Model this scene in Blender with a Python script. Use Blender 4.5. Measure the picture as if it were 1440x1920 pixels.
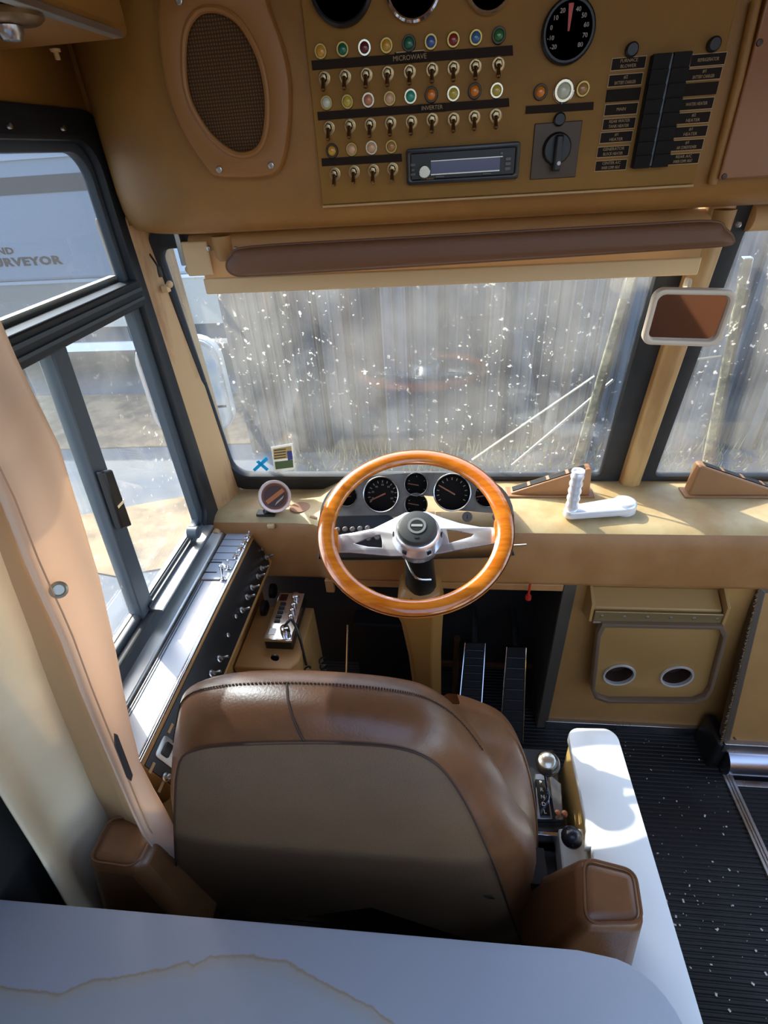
import bpy, bmesh, math, random
from mathutils import Vector as V, Matrix

for o in list(bpy.data.objects):
    bpy.data.objects.remove(o, do_unlink=True)
SC = bpy.context.scene
COL = SC.collection
random.seed(7)

# ------------------------------------------------------------------ camera
FPX = 970.0                                  # focal length in pixels of the 1440x1920 frame
vY = V((110, -685, FPX)).normalized()        # coach forward, seen from the camera (right, down, ahead)
vZd = V((95, 1370, FPX)); vZd = (vZd - vY * vZd.dot(vY)).normalized()
vZ = -vZd
vX = vY.cross(vZ)
CAM = V((0, 0, 1.7))
cd = bpy.data.cameras.new('camera'); cam = bpy.data.objects.new('camera', cd); COL.objects.link(cam)
cd.sensor_fit = 'AUTO'; cd.sensor_width = 36.0; cd.lens = 36.0 * FPX / 1920.0
cd.clip_start = 0.01; cd.clip_end = 500
right = V((vX[0], vY[0], vZ[0])); down = V((vX[1], vY[1], vZ[1])); ahead = V((vX[2], vY[2], vZ[2]))
m = Matrix.Identity(4)
for r in range(3):
    m[r][0] = right[r]; m[r][1] = -down[r]; m[r][2] = -ahead[r]; m[r][3] = CAM[r]
cam.matrix_world = m
SC.camera = cam

# ------------------------------------------------------------------ light
SUN_EL, SUN_AZ = math.radians(40), math.radians(42)     # azimuth: forward of straight left
sdir = V((-math.cos(SUN_EL) * math.cos(SUN_AZ), math.cos(SUN_EL) * math.sin(SUN_AZ), math.sin(SUN_EL)))
sl = bpy.data.lights.new('sun', 'SUN'); sl.energy = 5.5; sl.angle = math.radians(0.53); sl.color = (1.0, 0.93, 0.80)
so = bpy.data.objects.new('sun', sl); COL.objects.link(so)
so.rotation_euler = sdir.to_track_quat('Z', 'Y').to_euler(); so.location = sdir * 30
W = bpy.data.worlds.new('sky'); SC.world = W; W.use_nodes = True
wn = W.node_tree; wn.nodes.clear()
wo = wn.nodes.new('ShaderNodeOutputWorld'); wb = wn.nodes.new('ShaderNodeBackground'); ws = wn.nodes.new('ShaderNodeTexSky')
ws.sky_type = 'NISHITA'; ws.sun_disc = False; ws.sun_elevation = SUN_EL; ws.sun_rotation = math.atan2(sdir.x, sdir.y)
ws.air_density = 1.0; ws.dust_density = 2.5; ws.ozone_density = 1.0
wb.inputs['Strength'].default_value = 0.50
wn.links.new(ws.outputs[0], wb.inputs[0]); wn.links.new(wb.outputs[0], wo.inputs[0])
vs = SC.view_settings
vs.view_transform = 'Standard'; vs.look = 'None'; vs.exposure = 0.92; vs.gamma = 1.0; vs.use_curve_mapping = False

# ------------------------------------------------------------------ helpers
def ray(px, py):
    d = ((px - 720) / FPX, (py - 960) / FPX, 1.0)
    return right * d[0] + down * d[1] + ahead * d[2]
def P(px, py, ax, val):
    d = ray(px, py); i = 'xyz'.index(ax)
    return CAM + d * ((val - CAM[i]) / d[i])
def PL(px, py, p0, n):
    d = ray(px, py); return CAM + d * ((V(p0) - CAM).dot(n) / d.dot(n))
def lerp(a, b, t): return a + (b - a) * t

WL = {}
def wloc(o): return WL.get(o.name, V((0, 0, 0)))
def tag(o, label=None, cat=None, group=None, kind=None):
    if label: o['label'] = label
    if cat: o['category'] = cat
    if group: o['group'] = group
    if kind: o['kind'] = kind
    return o
def thing(name, loc, label=None, cat=None, group=None, kind=None):
    o = bpy.data.objects.new(name, None); COL.objects.link(o)
    o.empty_display_size = 0.05; o.location = loc; WL[o.name] = V(loc)
    return tag(o, label, cat, group, kind)

class MB:
    def __init__(s): s.v = []; s.f = []
    def add(s, vs, fs):
        b = len(s.v); s.v += [V(p) for p in vs]; s.f += [tuple(i + b for i in f) for f in fs]; return s
    def box(s, x0, x1, y0, y1, z0, z1):
        return s.add([(x0,y0,z0),(x1,y0,z0),(x1,y1,z0),(x0,y1,z0),(x0,y0,z1),(x1,y0,z1),(x1,y1,z1),(x0,y1,z1)],
                     [(0,3,2,1),(4,5,6,7),(0,1,5,4),(1,2,6,5),(2,3,7,6),(3,0,4,7)])
    def obox(s, c, u, v, w, a, b, d):
        c = V(c); u = V(u) * a; v = V(v) * b; w = V(w) * d
        return s.add([c-u-v-w,c+u-v-w,c+u+v-w,c-u+v-w,c-u-v+w,c+u-v+w,c+u+v+w,c-u+v+w],
                     [(0,3,2,1),(4,5,6,7),(0,1,5,4),(1,2,6,5),(2,3,7,6),(3,0,4,7)])
    def prism(s, pts, vec):
        n = len(pts); pts = [V(p) for p in pts]; vec = V(vec)
        nn = V((0,0,0))
        for i in range(n): nn += pts[i].cross(pts[(i+1) % n])
        if nn.dot(vec) > 0: pts = pts[::-1]
        fs = [tuple(range(n)), tuple(range(2*n-1, n-1, -1))]
        fs += [((i+1) % n, i, i+n, (i+1) % n + n) for i in range(n)]
        return s.add(pts + [p + vec for p in pts], fs)
    def grid(s, rows, cu=False, cv=False, capa=False, capb=False):
        R = len(rows); C = len(rows[0]); vs = [p for r in rows for p in r]; fs = []
        for i in range(R if cv else R-1):
            for j in range(C if cu else C-1):
                a = i*C+j; b = i*C+(j+1) % C; c = ((i+1) % R)*C+(j+1) % C; d = ((i+1) % R)*C+j
                fs.append((a,b,c,d))
        if capa: fs.append(tuple(range(C-1,-1,-1)))
        if capb: fs.append(tuple((R-1)*C+j for j in range(C)))
        return s.add(vs, fs)
    def tube(s, pts, r, seg=8, closed=False):
        pts = [V(p) for p in pts]; n = len(pts); rows = []
        up = None
        for i, p in enumerate(pts):
            a = pts[(i-1) % n] if (closed or i > 0) else p
            b = pts[(i+1) % n] if (closed or i < n-1) else p
            t = (b - a).normalized()
            if up is None: up = t.orthogonal().normalized()
            up = (up - t * up.dot(t))
            up = up.normalized() if up.length > 1e-6 else t.orthogonal().normalized()
            w = t.cross(up); rr = r[i] if isinstance(r, (list, tuple)) else r
            rows.append([p + (up * math.cos(k*2*math.pi/seg) + w * math.sin(k*2*math.pi/seg)) * rr for k in range(seg)])
        return s.grid(rows, True, closed, not closed, not closed)
    def lathe(s, o, ax, prof, seg=24, ref=None, sx=1.0, ring=False):
        o = V(o); ax = V(ax).normalized(); u = V(ref).normalized() if ref else ax.orthogonal().normalized()
        u = (u - ax*u.dot(ax)).normalized(); w = ax.cross(u)
        rows = [[o + ax*h + (u*math.cos(k*2*math.pi/seg)*sx + w*math.sin(k*2*math.pi/seg))*r for k in range(seg)] for r, h in prof]
        return s.grid(rows, True, False, prof[0][0] > 1e-6 and not ring, prof[-1][0] > 1e-6 and not ring)
    def ball(s, c, r, seg=16, sc=(1,1,1)):
        rows = []
        for i in range(seg//2+1):
            a = -math.pi/2 + math.pi*i/(seg//2)
            rows.append([V(c)+V((math.cos(a)*math.cos(k*2*math.pi/seg)*r*sc[0], math.cos(a)*math.sin(k*2*math.pi/seg)*r*sc[1], math.sin(a)*r*sc[2])) for k in range(seg)])
        return s.grid(rows, True)
    def mesh(s, name, org=V((0,0,0))):
        me = bpy.data.meshes.new(name)
        me.from_pydata([tuple(p - org) for p in s.v], [], s.f)
        bm = bmesh.new(); bm.from_mesh(me)
        bmesh.ops.remove_doubles(bm, verts=bm.verts, dist=1e-6)
        bmesh.ops.recalc_face_normals(bm, faces=bm.faces)
        bm.to_mesh(me); bm.free(); me.update()
        return me
    def build(s, name, mat, parent=None, bevel=0, seg=2, smooth=40, sub=0, loc=None, flip=False):
        org = wloc(parent) if parent else V((0,0,0))
        if loc is not None: org = V(loc)
        me = s.mesh(name, org)
        o = bpy.data.objects.new(name, me); COL.objects.link(o)
        if mat: me.materials.append(mat)
        if parent:
            o.parent = parent; o.location = org - wloc(parent)
        else: o.location = org
        WL[o.name] = org
        finish(o, bevel, seg, smooth, sub)
        return o
def finish(o, bevel=0, seg=2, smooth=40, sub=0):
    me = o.data
    if smooth:
        me.polygons.foreach_set('use_smooth', [True]*len(me.polygons))
        try: me.set_sharp_from_angle(angle=math.radians(smooth))
        except Exception: pass
    if bevel:
        b = o.modifiers.new('bevel', 'BEVEL'); b.width = bevel; b.segments = seg; b.limit_method = 'ANGLE'; b.angle_limit = math.radians(35)
        b.harden_normals = False
    if sub:
        q = o.modifiers.new('sub', 'SUBSURF'); q.levels = sub; q.render_levels = sub
def inst(me, name, parent, loc, rot=None, scale=None):
    o = bpy.data.objects.new(name, me); COL.objects.link(o)
    o.parent = parent; o.location = V(loc) - (wloc(parent) if parent else V((0,0,0)))
    if rot is not None: o.rotation_euler = rot
    if scale is not None: o.scale = scale
    WL[o.name] = V(loc)
    return o

def rrect(x0, x1, y0, y1, r, seg=6):
    if not isinstance(r, (list, tuple)): r = [r]*4
    out = []
    for (cx, cy, a0), q in zip(((x0,y0,180),(x1,y0,270),(x1,y1,0),(x0,y1,90)), r):
        px = cx + (q if cx == x0 else -q); py = cy + (q if cy == y0 else -q)
        for k in range(seg+1):
            a = math.radians(a0 + 90*k/seg); out.append((px + q*math.cos(a), py + q*math.sin(a)))
    return out
def circ(cx, cy, r, n=28, ry=None): return [(cx + r*math.cos(2*math.pi*k/n), cy + (ry or r)*math.sin(2*math.pi*k/n)) for k in range(n)]
def smoothloop(pts, n=4, closed=True):
    pts = [V(p) for p in pts]; N = len(pts); out = []
    rng = range(N if closed else N-1)
    for i in rng:
        g = (lambda k: pts[k % N]) if closed else (lambda k: pts[max(0, min(N-1, k))])
        a, b, c, d = g(i-1), g(i), g(i+1), g(i+2)
        for k in range(n):
            t = k/n
            out.append(0.5*((2*b)+(c-a)*t+(2*a-5*b+4*c-d)*t*t+(3*b-a-3*c+d)*t*t*t))
    if not closed: out.append(pts[-1])
    return out
def mbfrom(me, fr):
    o, u, v, w = [V(q) for q in fr]; mb = MB()
    mb.add([o + u*p.co.x + v*p.co.y + w*p.co.z for p in me.vertices], [tuple(p.vertices) for p in me.polygons])
    return mb
def plate(loops, depth, fr, bev=0):
    """flat plate with holes: loops in the (u,v) plane of frame fr=(origin,u,v,n), thickness depth centred"""
    cu = bpy.data.curves.new('plate', 'CURVE'); cu.dimensions = '2D'; cu.fill_mode = 'BOTH'; cu.extrude = max(depth/2 - bev, 1e-5)
    cu.bevel_depth = bev; cu.bevel_resolution = 1; cu.offset = -bev
    for l in loops:
        sp = cu.splines.new('POLY'); sp.points.add(len(l)-1); sp.use_cyclic_u = True
        for q, p in zip(sp.points, l): q.co = (p[0], p[1], 0, 1)
    ob = bpy.data.objects.new('plate', cu); me = bpy.data.meshes.new_from_object(ob)
    mb = mbfrom(me, fr)
    bpy.data.objects.remove(ob); bpy.data.curves.remove(cu); bpy.data.meshes.remove(me)
    return mb
def lettering(txt, size, fr, sx=1.0, align='CENTER', ext=0.0004, bold=0.0, space=1.0):
    cu = bpy.data.curves.new('txt', 'FONT'); cu.body = txt; cu.size = size; cu.align_x = align; cu.align_y = 'CENTER'; cu.extrude = ext; cu.offset = bold; cu.resolution_u = 2; cu.space_character = space
    ob = bpy.data.objects.new('txt', cu); me = bpy.data.meshes.new_from_object(ob)
    o, u, v, w = fr
    mb = mbfrom(me, (o, V(u)*sx, v, w))
    bpy.data.objects.remove(ob); bpy.data.curves.remove(cu); bpy.data.meshes.remove(me)
    return mb

# ------------------------------------------------------------------ materials
def lin(c): return tuple((x/12.92 if x <= 0.04045 else ((x+0.055)/1.055)**2.4) for x in [q/255.0 for q in c]) + (1.0,)
def mat(name, rgb, rough=0.5, metal=0.0, spec=0.5, bump=0.0, bscale=200.0, var=0.0, vscale=8.0, rgb2=None, vmin=0.4, vmax=0.6, coat=0.0, trans=0.0, stretch=None, rvar=0.0):
    M = bpy.data.materials.new(name); M.use_nodes = True; nt = M.node_tree; N = nt.nodes; L = nt.links
    b = N['Principled BSDF']
    c = lin(rgb)
    b.inputs['Base Color'].default_value = c; b.inputs['Roughness'].default_value = rough; b.inputs['Metallic'].default_value = metal
    b.inputs['Specular IOR Level'].default_value = spec; b.inputs['Coat Weight'].default_value = coat; b.inputs['Coat Roughness'].default_value = 0.05
    tc = None
    if bump or rgb2 or var or rvar:
        tc = N.new('ShaderNodeTexCoord'); mp = N.new('ShaderNodeMapping'); L.new(tc.outputs['Object'], mp.inputs[0])
        if stretch: mp.inputs['Scale'].default_value = stretch
    if rgb2 or var:
        nz = N.new('ShaderNodeTexNoise'); nz.inputs['Scale'].default_value = vscale; nz.inputs['Detail'].default_value = 5; nz.inputs['Roughness'].default_value = 0.6
        L.new(mp.outputs[0], nz.inputs['Vector'])
        rp = N.new('ShaderNodeValToRGB'); rp.color_ramp.elements[0].position = vmin; rp.color_ramp.elements[1].position = vmax
        if rgb2: rp.color_ramp.elements[0].color = c; rp.color_ramp.elements[1].color = lin(rgb2)
        else:
            rp.color_ramp.elements[0].color = tuple(x*(1-var) for x in c[:3])+(1,); rp.color_ramp.elements[1].color = tuple(min(1,x*(1+var)) for x in c[:3])+(1,)
        L.new(nz.outputs[0], rp.inputs[0]); L.new(rp.outputs[0], b.inputs['Base Color'])
    if rvar:
        n3 = N.new('ShaderNodeTexNoise'); n3.inputs['Scale'].default_value = 12; n3.inputs['Detail'].default_value = 4; L.new(mp.outputs[0], n3.inputs['Vector'])
        mr = N.new('ShaderNodeMapRange'); mr.inputs['To Min'].default_value = max(0.02, rough-rvar); mr.inputs['To Max'].default_value = rough+rvar; mr.inputs['From Min'].default_value = 0.3; mr.inputs['From Max'].default_value = 0.7
        L.new(n3.outputs[0], mr.inputs[0]); L.new(mr.outputs[0], b.inputs['Roughness'])
    if bump:
        n2 = N.new('ShaderNodeTexNoise'); n2.inputs['Scale'].default_value = bscale; n2.inputs['Detail'].default_value = 3
        L.new(mp.outputs[0], n2.inputs['Vector'])
        bp = N.new('ShaderNodeBump'); bp.inputs['Strength'].default_value = bump; bp.inputs['Distance'].default_value = 0.002
        L.new(n2.outputs[0], bp.inputs['Height']); L.new(bp.outputs[0], b.inputs['Normal'])
    if trans:
        o = [n for n in N if n.type == 'OUTPUT_MATERIAL'][0]; t = N.new('ShaderNodeBsdfTranslucent'); t.inputs[0].default_value = c
        x = N.new('ShaderNodeMixShader'); x.inputs[0].default_value = trans
        L.new(b.outputs[0], x.inputs[1]); L.new(t.outputs[0], x.inputs[2]); L.new(x.outputs[0], o.inputs[0])
    return M
def glass(name, tint, dirt=0.0, refl=1.0, spots=0.0, haze=0.0):
    M = bpy.data.materials.new(name); M.use_nodes = True; nt = M.node_tree; N = nt.nodes; L = nt.links; N.clear()
    o = N.new('ShaderNodeOutputMaterial'); t = N.new('ShaderNodeBsdfTransparent'); t.inputs[0].default_value = tuple(tint)+(1,)
    g = N.new('ShaderNodeBsdfGlossy'); g.inputs['Roughness'].default_value = 0.01; g.inputs[0].default_value = (refl,refl,refl,1)
    f = N.new('ShaderNodeFresnel'); ge = N.new('ShaderNodeNewGeometry'); io = N.new('ShaderNodeMapRange')   # same index on both faces of the sheet
    io.inputs['To Min'].default_value = 1.5; io.inputs['To Max'].default_value = 1/1.5; L.new(ge.outputs['Backfacing'], io.inputs[0]); L.new(io.outputs[0], f.inputs[0])
    x = N.new('ShaderNodeMixShader'); L.new(f.outputs[0], x.inputs[0]); L.new(t.outputs[0], x.inputs[1]); L.new(g.outputs[0], x.inputs[2])
    out = x
    if dirt or spots or haze:
        d = N.new('ShaderNodeBsdfDiffuse'); d.inputs[0].default_value = (0.75,0.72,0.64,1); tl = N.new('ShaderNodeBsdfTranslucent'); tl.inputs[0].default_value = (0.75,0.72,0.64,1)
        dm = N.new('ShaderNodeMixShader'); dm.inputs[0].default_value = 0.6; L.new(d.outputs[0], dm.inputs[1]); L.new(tl.outputs[0], dm.inputs[2])
        tc = N.new('ShaderNodeTexCoord')
        n1 = N.new('ShaderNodeTexNoise'); n1.inputs['Scale'].default_value = 5; n1.inputs['Detail'].default_value = 6; L.new(tc.outputs['Object'], n1.inputs['Vector'])
        mr = N.new('ShaderNodeMapRange'); mr.inputs['From Min'].default_value = 0.35; mr.inputs['From Max'].default_value = 0.75; mr.inputs['To Min'].default_value = haze; mr.inputs['To Max'].default_value = haze+dirt
        L.new(n1.outputs[0], mr.inputs[0])
        vo = N.new('ShaderNodeTexNoise'); vo.inputs['Scale'].default_value = 75; vo.inputs['Detail'].default_value = 2; L.new(tc.outputs['Object'], vo.inputs['Vector'])
        ms = N.new('ShaderNodeMapRange'); ms.inputs['From Min'].default_value = 0.66; ms.inputs['From Max'].default_value = 0.74; ms.inputs['To Min'].default_value = 0; ms.inputs['To Max'].default_value = spots
        L.new(vo.outputs[0], ms.inputs[0])
        n4 = N.new('ShaderNodeTexNoise'); n4.inputs['Scale'].default_value = 3.0; n4.inputs['Detail'].default_value = 2; L.new(tc.outputs['Object'], n4.inputs['Vector'])
        mk = N.new('ShaderNodeMapRange'); mk.inputs['From Min'].default_value = 0.4; mk.inputs['From Max'].default_value = 0.6; L.new(n4.outputs[0], mk.inputs[0])
        mu = N.new('ShaderNodeMath'); mu.operation = 'MULTIPLY'; L.new(ms.outputs[0], mu.inputs[0]); L.new(mk.outputs[0], mu.inputs[1])
        ad = N.new('ShaderNodeMath'); ad.operation = 'ADD'; ad.use_clamp = True; L.new(mr.outputs[0], ad.inputs[0]); L.new(mu.outputs[0], ad.inputs[1])
        y = N.new('ShaderNodeMixShader'); L.new(ad.outputs[0], y.inputs[0]); L.new(x.outputs[0], y.inputs[1]); L.new(dm.outputs[0], y.inputs[2]); out = y
    L.new(out.outputs[0], o.inputs[0])
    return M

VINYL = mat('tan_vinyl', (152,105,44), 0.48, bump=0.25, bscale=700, var=0.10, vscale=5)
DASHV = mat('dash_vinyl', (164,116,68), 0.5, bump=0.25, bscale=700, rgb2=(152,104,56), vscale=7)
PANEL = mat('panel_gold', (144,102,38), 0.5, spec=0.25, bump=0.1, bscale=900, var=0.06, vscale=9)
PLATEB = mat('brown_plate', (150,98,62), 0.25, var=0.05)
SPKM = mat('speaker_plastic', (152,102,48), 0.5)
SPKCLOTH = None
BLACK = mat('black_plastic', (22,21,20), 0.4)
BLACKM = mat('black_matte', (14,13,12), 0.8)
RUBBER = mat('rubber_gasket', (34,36,38), 0.55, var=0.2, vscale=20)
FRAMEB = mat('window_frame_black', (30,34,38), 0.42, var=0.15, vscale=15)
FRAMEG = mat('window_frame_grey', (70,78,84), 0.4)
CHROME = mat('chrome', (225,225,225), 0.12, 1.0)
STEEL = mat('steel', (190,188,184), 0.3, 1.0, rvar=0.1)
ALU = mat('aluminium', (200,200,196), 0.38, 1.0)
STRIPM = mat('label_strip', (40,27,16), 0.6, spec=0.15)
LABELM = mat('label_black', (32,21,12), 0.6, spec=0.15)
LABTXT = mat('label_text', (170,140,96), 0.6)
BRASSED = mat('label_edge', (186,150,98), 0.4)
SEATL = mat('seat_leather', (106,69,43), 0.34, spec=0.6, bump=0.14, bscale=260, var=0.12, vscale=14)
SEATR = mat('seat_rear_vinyl', (112,88,66), 0.42, spec=0.5, bump=0.3, bscale=420, var=0.06, vscale=6)
SEATD = mat('seat_seam', (60,38,25), 0.7)
VISORM = mat('visor_vinyl', (112,74,48), 0.55, bump=0.25, bscale=600)
CREAM = mat('cream_plastic', (214,180,132), 0.5)
BLINDM = mat('blind_fabric', (222,184,132), 0.7, trans=0.35)
WOOD = mat('varnished_wood', (206,120,36), 0.16, spec=0.6, coat=0.8, rgb2=(182,96,22), vscale=10, stretch=(1,6,6))
POLISH = mat('polished_aluminium', (226,226,230), 0.26, 0.8, rvar=0.05)
WHITE = mat('white_laminate', (222,224,228), 0.22, spec=0.5)
CONSOLEW = mat('white_console', (226,228,226), 0.2, spec=0.6)
CURT = mat('cream_curtain', (224,208,178), 0.75, bump=0.2, bscale=60, trans=0.25, var=0.05, vscale=6)
CURTP = mat('peach_curtain', (230,206,182), 0.7, bump=0.25, bscale=40, trans=0.45)
TANMETAL = mat('tan_metal', (164,120,66), 0.5, var=0.06)
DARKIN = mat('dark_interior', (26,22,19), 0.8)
RUST = mat('pillar_paint', (196,160,116), 0.5, rgb2=(120,70,34), vscale=9, vmin=0.52, vmax=0.72, stretch=(1,1,0.25))
POSTM = mat('post_tan', (186,150,98), 0.4, rgb2=(150,104,58), vscale=6, stretch=(1,1,0.3))
ORANGE = mat('wiper_rubber', (38,42,40), 0.6, rgb2=(120,116,92), vscale=30)
# ------------------------------------------------------------------ setting: ground, floor, walls, header, dash shell
X, Y, Z = V((1,0,0)), V((0,1,0)), V((0,0,1))
GROUND_SHADE = mat('ground_shade', (84,92,102), 0.9, bump=0.5, bscale=60, rgb2=(104,106,106), vscale=1.2)  # dark bluish colour stands for shade lying on the ground
GRAV_SUNLIT = mat('gravel_sunlit', (156,134,104), 0.95, bump=0.6, bscale=40, rgb2=(112,98,80), vscale=2.5)  # lighter tan colour stands for gravel in sunlight
tag(MB().box(-60,60,-20,80,-1.1,-1.0).build('ground', GROUND_SHADE), kind='structure')
gp = [(-30,5.0),(-6,5.0),(-2.0,5.2),(-1.0,6.0),(-1,6.75),(-30,6.75)]
tag(MB().prism([(a,b,-1.0) for a,b in gp], (0,0,0.015)).build('ground_gravel_sunlit', GRAV_SUNLIT), kind='structure')  # sunlit ground in front of the trailer's shade, put in as a tan slab
gp = [(-4.6,3.3),(-2.3,4.15),(-1.5,4.05),(-1.6,3.2),(-2.6,2.9)]
tag(MB().prism([(a,b,-1.0) for a,b in gp], (0,0,0.012)).build('ground_gravel_sunlit', GRAV_SUNLIT), kind='structure')  # sunlit patch beside the coach, put in as a tan slab

FLOORM = mat('ribbed_rubber', (30,30,30), 0.42, spec=0.45, var=0.25, vscale=6)
def ribbed(x0, x1, y0, y1, z, pitch=0.0135):
    mb = MB(); rows = []; yy = y0
    prof = [(0,0),(0.25,0.0),(0.4,0.0032),(0.85,0.0032)]
    while yy < y1:
        for a, h in prof: rows.append((yy + a*pitch, z + h - 0.0032))
        yy += pitch
    mb.grid([[V((x0,a,b)) for a,b in rows], [V((x1,a,b)) for a,b in rows]])
    mb.box(x0, x1, y0, y1, z-0.06, z-0.006)
    return mb
fl = ribbed(-0.68, 0.905, -0.6, 1.36, 0.0).build('floor', FLOORM, smooth=20); tag(fl, kind='structure')
st = ribbed(0.935, 1.74, -0.6, 1.36, -0.012).build('floor_step', FLOORM, smooth=20); tag(st, kind='structure')
t4 = MB().box(0.905,0.935,-0.6,1.13,-0.05,0.006).box(0.914,0.918,-0.6,1.13,0.006,0.009).box(0.923,0.927,-0.6,1.13,0.006,0.009).build('trim_1', STEEL, bevel=0.002); tag(t4, kind='structure')

# ceiling
tag(plate([[(-0.72,-2.6),(1.76,-2.6),(1.76,1.3),(-0.72,1.3)], rrect(-0.40,0.9,-1.5,0.12,0.05)], 0.05, (V((0,0,2.075)),X,Y,Z)).build('ceiling', VINYL), kind='structure')     # unseen roof hatch, added to let in sky light and brighten the inside

# rest of the coach behind the camera: back partition and right wall with its windows
BROWNW = mat('brown_wall', (92,60,38), 0.6)
tag(plate([[(-0.7,-0.1),(1.76,-0.1),(1.76,2.06),(-0.7,2.06)], rrect(-0.3,1.6,0.85,1.9,0.05)], 0.04, (V((0,-2.58,0)),X,Z,Y)).build('wall_back', BROWNW), kind='structure')
tag(plate([[(-2.6,-0.1),(1.36,-0.1),(1.36,2.06),(-2.6,2.06)], rrect(-2.2,-0.9,0.75,1.85,0.06), rrect(-0.7,0.55,0.75,1.85,0.06), rrect(0.68,1.2,0.2,1.9,0.06)], 0.04, (V((1.76,0,0)),Y,Z,X)).build('wall_right', VINYL), kind='structure')

# left wall with the opening of the driver's window
WX = -0.70
FRL = (V((WX,0,0)), Y, Z, X)
wl = plate([[(-2.6,-0.1),(1.30,-0.1),(1.30,2.06),(-2.6,2.06)], rrect(0.44,1.20,0.81,1.775,0.06)], 0.05, FRL).build('wall_left', VINYL); tag(wl, kind='structure')
MB().box(-0.676,-0.668,-0.6,0.62,0.0,0.99).build('shade_panel', BLACKM, wl)  # black sheet stands for the shaded wall below the sill

# driver's window: black frame, rails, slider, panes
wi = thing('window_1', (WX,0.7,0.8), kind='structure')
plate([rrect(0.38,1.228,0.765,1.795,0.075), rrect(0.45,1.158,0.852,1.746,0.05)], 0.03, (V((-0.676,0,0)),Y,Z,X), 0.006).build('frame', FRAMEB, wi)
plate([rrect(0.43,1.172,0.838,1.760,0.055), rrect(0.46,1.145,0.866,1.730,0.045)], 0.02, (V((-0.690,0,0)),Y,Z,X), 0.003).build('inner_lip', FRAMEG, wi)
rl = MB().box(-0.715,-0.655,0.36,1.16,1.448,1.500).build('rail', FRAMEB, wi, bevel=0.004)
MB().box(-0.655,-0.650,0.36,1.15,1.480,1.487).box(-0.655,-0.650,0.36,1.15,1.462,1.468).build('ridge', FRAMEG, rl)
MB().box(-0.715,-0.700,0.36,1.15,1.500,1.512).build('bright_edge', ALU, wi)
bar = MB().prism([(-0.705,0.772,0.85),(-0.705,0.822,0.85),(-0.705,0.880,1.45),(-0.705,0.838,1.45)], (0.032,0,0)).build('slider_bar', FRAMEG, wi, bevel=0.003)
MB().box(-0.700,-0.676,1.128,1.160,0.852,1.45).build('sash_stile', FRAMEG, wi, bevel=0.003)
MB().prism([P(178,884,'x',-0.668),P(196,880,'x',-0.668),P(234,985,'x',-0.668),P(215,992,'x',-0.668)], (0.018,0,0)).build('latch', BLACK, bar, bevel=0.004)
MB().obox(P(222,945,'x',-0.655), X, Y, Z, 0.006,0.012,0.003).build('latch_tab', CHROME, bar)
MB().box(-0.700,-0.640,0.80,1.13,0.850,0.856).build('track', ALU, wi)
MB().box(-0.688,-0.684,0.80,1.13,0.856,0.866).box(-0.672,-0.668,0.80,1.13,0.856,0.866).build('track_rail', FRAMEB, wi)
MB().box(-0.706,-0.690,0.37,0.79,0.850,0.866).build('sash_sill', ALU, wi, bevel=0.002)
MB().lathe(P(368,998,'x',-0.655), X, [(0.0,-0.02),(0.017,-0.02),(0.017,0.006),(0.013,0.009),(0.0,0.009)], 20).build('stop_knob', FRAMEG, wi)
GT = glass('tinted_glass', (0.50,0.55,0.60), haze=0.05)
GC = glass('clear_side_glass', (0.93,0.96,0.97), dirt=0.05, haze=0.015, spots=0.4)
MB().box(-0.699,-0.695,0.37,1.155,1.500,1.735).build('upper_pane', GT, wi)
MB().box(-0.706,-0.702,0.80,1.13,0.86,1.45).build('front_pane', GC, wi)
MB().box(-0.692,-0.688,0.37,0.86,0.86,1.45).build('sliding_pane', GC, wi)
for (a,b) in ((20,236),(120,240)):
    q = P(a,b,'x',-0.646); MB().lathe(q, X, [(0.004,-0.004),(0.004,0.001),(0.0,0.002)], 10).build('screw', STEEL, wi)

# header (padded overhead shell)
hd = []
prof = [(0.03,2.06),(0,1.98),(0,1.66),(0.004,1.63),(0.012,1.610),(0.03,1.594),(0.06,1.587),(0.14,1.586),(0.19,1.592)]
plan = [(-0.72,1.30),(-0.68,1.215),(-0.63,1.135),(-0.57,1.08),(-0.50,1.05),(-0.43,1.04),(-0.30,1.038),(0.2,1.038),(0.6,1.038),(1.2,1.038),(1.74,1.038)]
ps = smoothloop([(a,b,0) for a,b in plan], 3, False)
hb = MB().grid([[V((p.x, p.y + d, z)) for p in ps] for d, z in prof])
h = hb.build('trim_2', VINYL, smooth=60); tag(h, kind='structure')
sd = h.modifiers.new('solid', 'SOLIDIFY'); sd.thickness = 0.012; sd.offset = 1
MB().tube([P(1418,0,'y',1.030), P(1385,150,'y',1.030), P(1335,345,'y',1.034)], 0.007, 10).build('rib', VINYL, h)

# windshield frames, post, pillar
RK = math.radians(8)
WN = V((0, math.cos(RK), math.sin(RK))); WV = V((0, -math.sin(RK), math.cos(RK))); W0 = V((0, 1.335, 0.9))
def wsp(px, py, off=0.0):
    return PL(px, py, W0 + WN*off, WN)
def wuv(u, v, off=0.0): return W0 + X*u + WV*v + WN*off
WFR = (W0, X, WV, WN)
def gasket(name, u0, u1):
    w = thing(name, wuv((u0+u1)/2, 0), kind='structure')
    return w
w2 = gasket('window_2', -0.64, 0.50); w3 = gasket('window_3', 0.58, 1.72)
plate([rrect(-0.656,0.512,-0.050,0.70,0.05), rrect(-0.632,0.455,0.004,0.655,[0.05,0.02,0.03,0.03])], 0.03, WFR, 0.006).build('gasket', RUBBER, w2)
plate([rrect(0.555,1.74,-0.050,0.70,0.05), rrect(0.605,1.70,0.004,0.70-0.045,[0.015,0.05,0.03,0.03])], 0.03, WFR, 0.006).build('gasket', RUBBER, w3)
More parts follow.
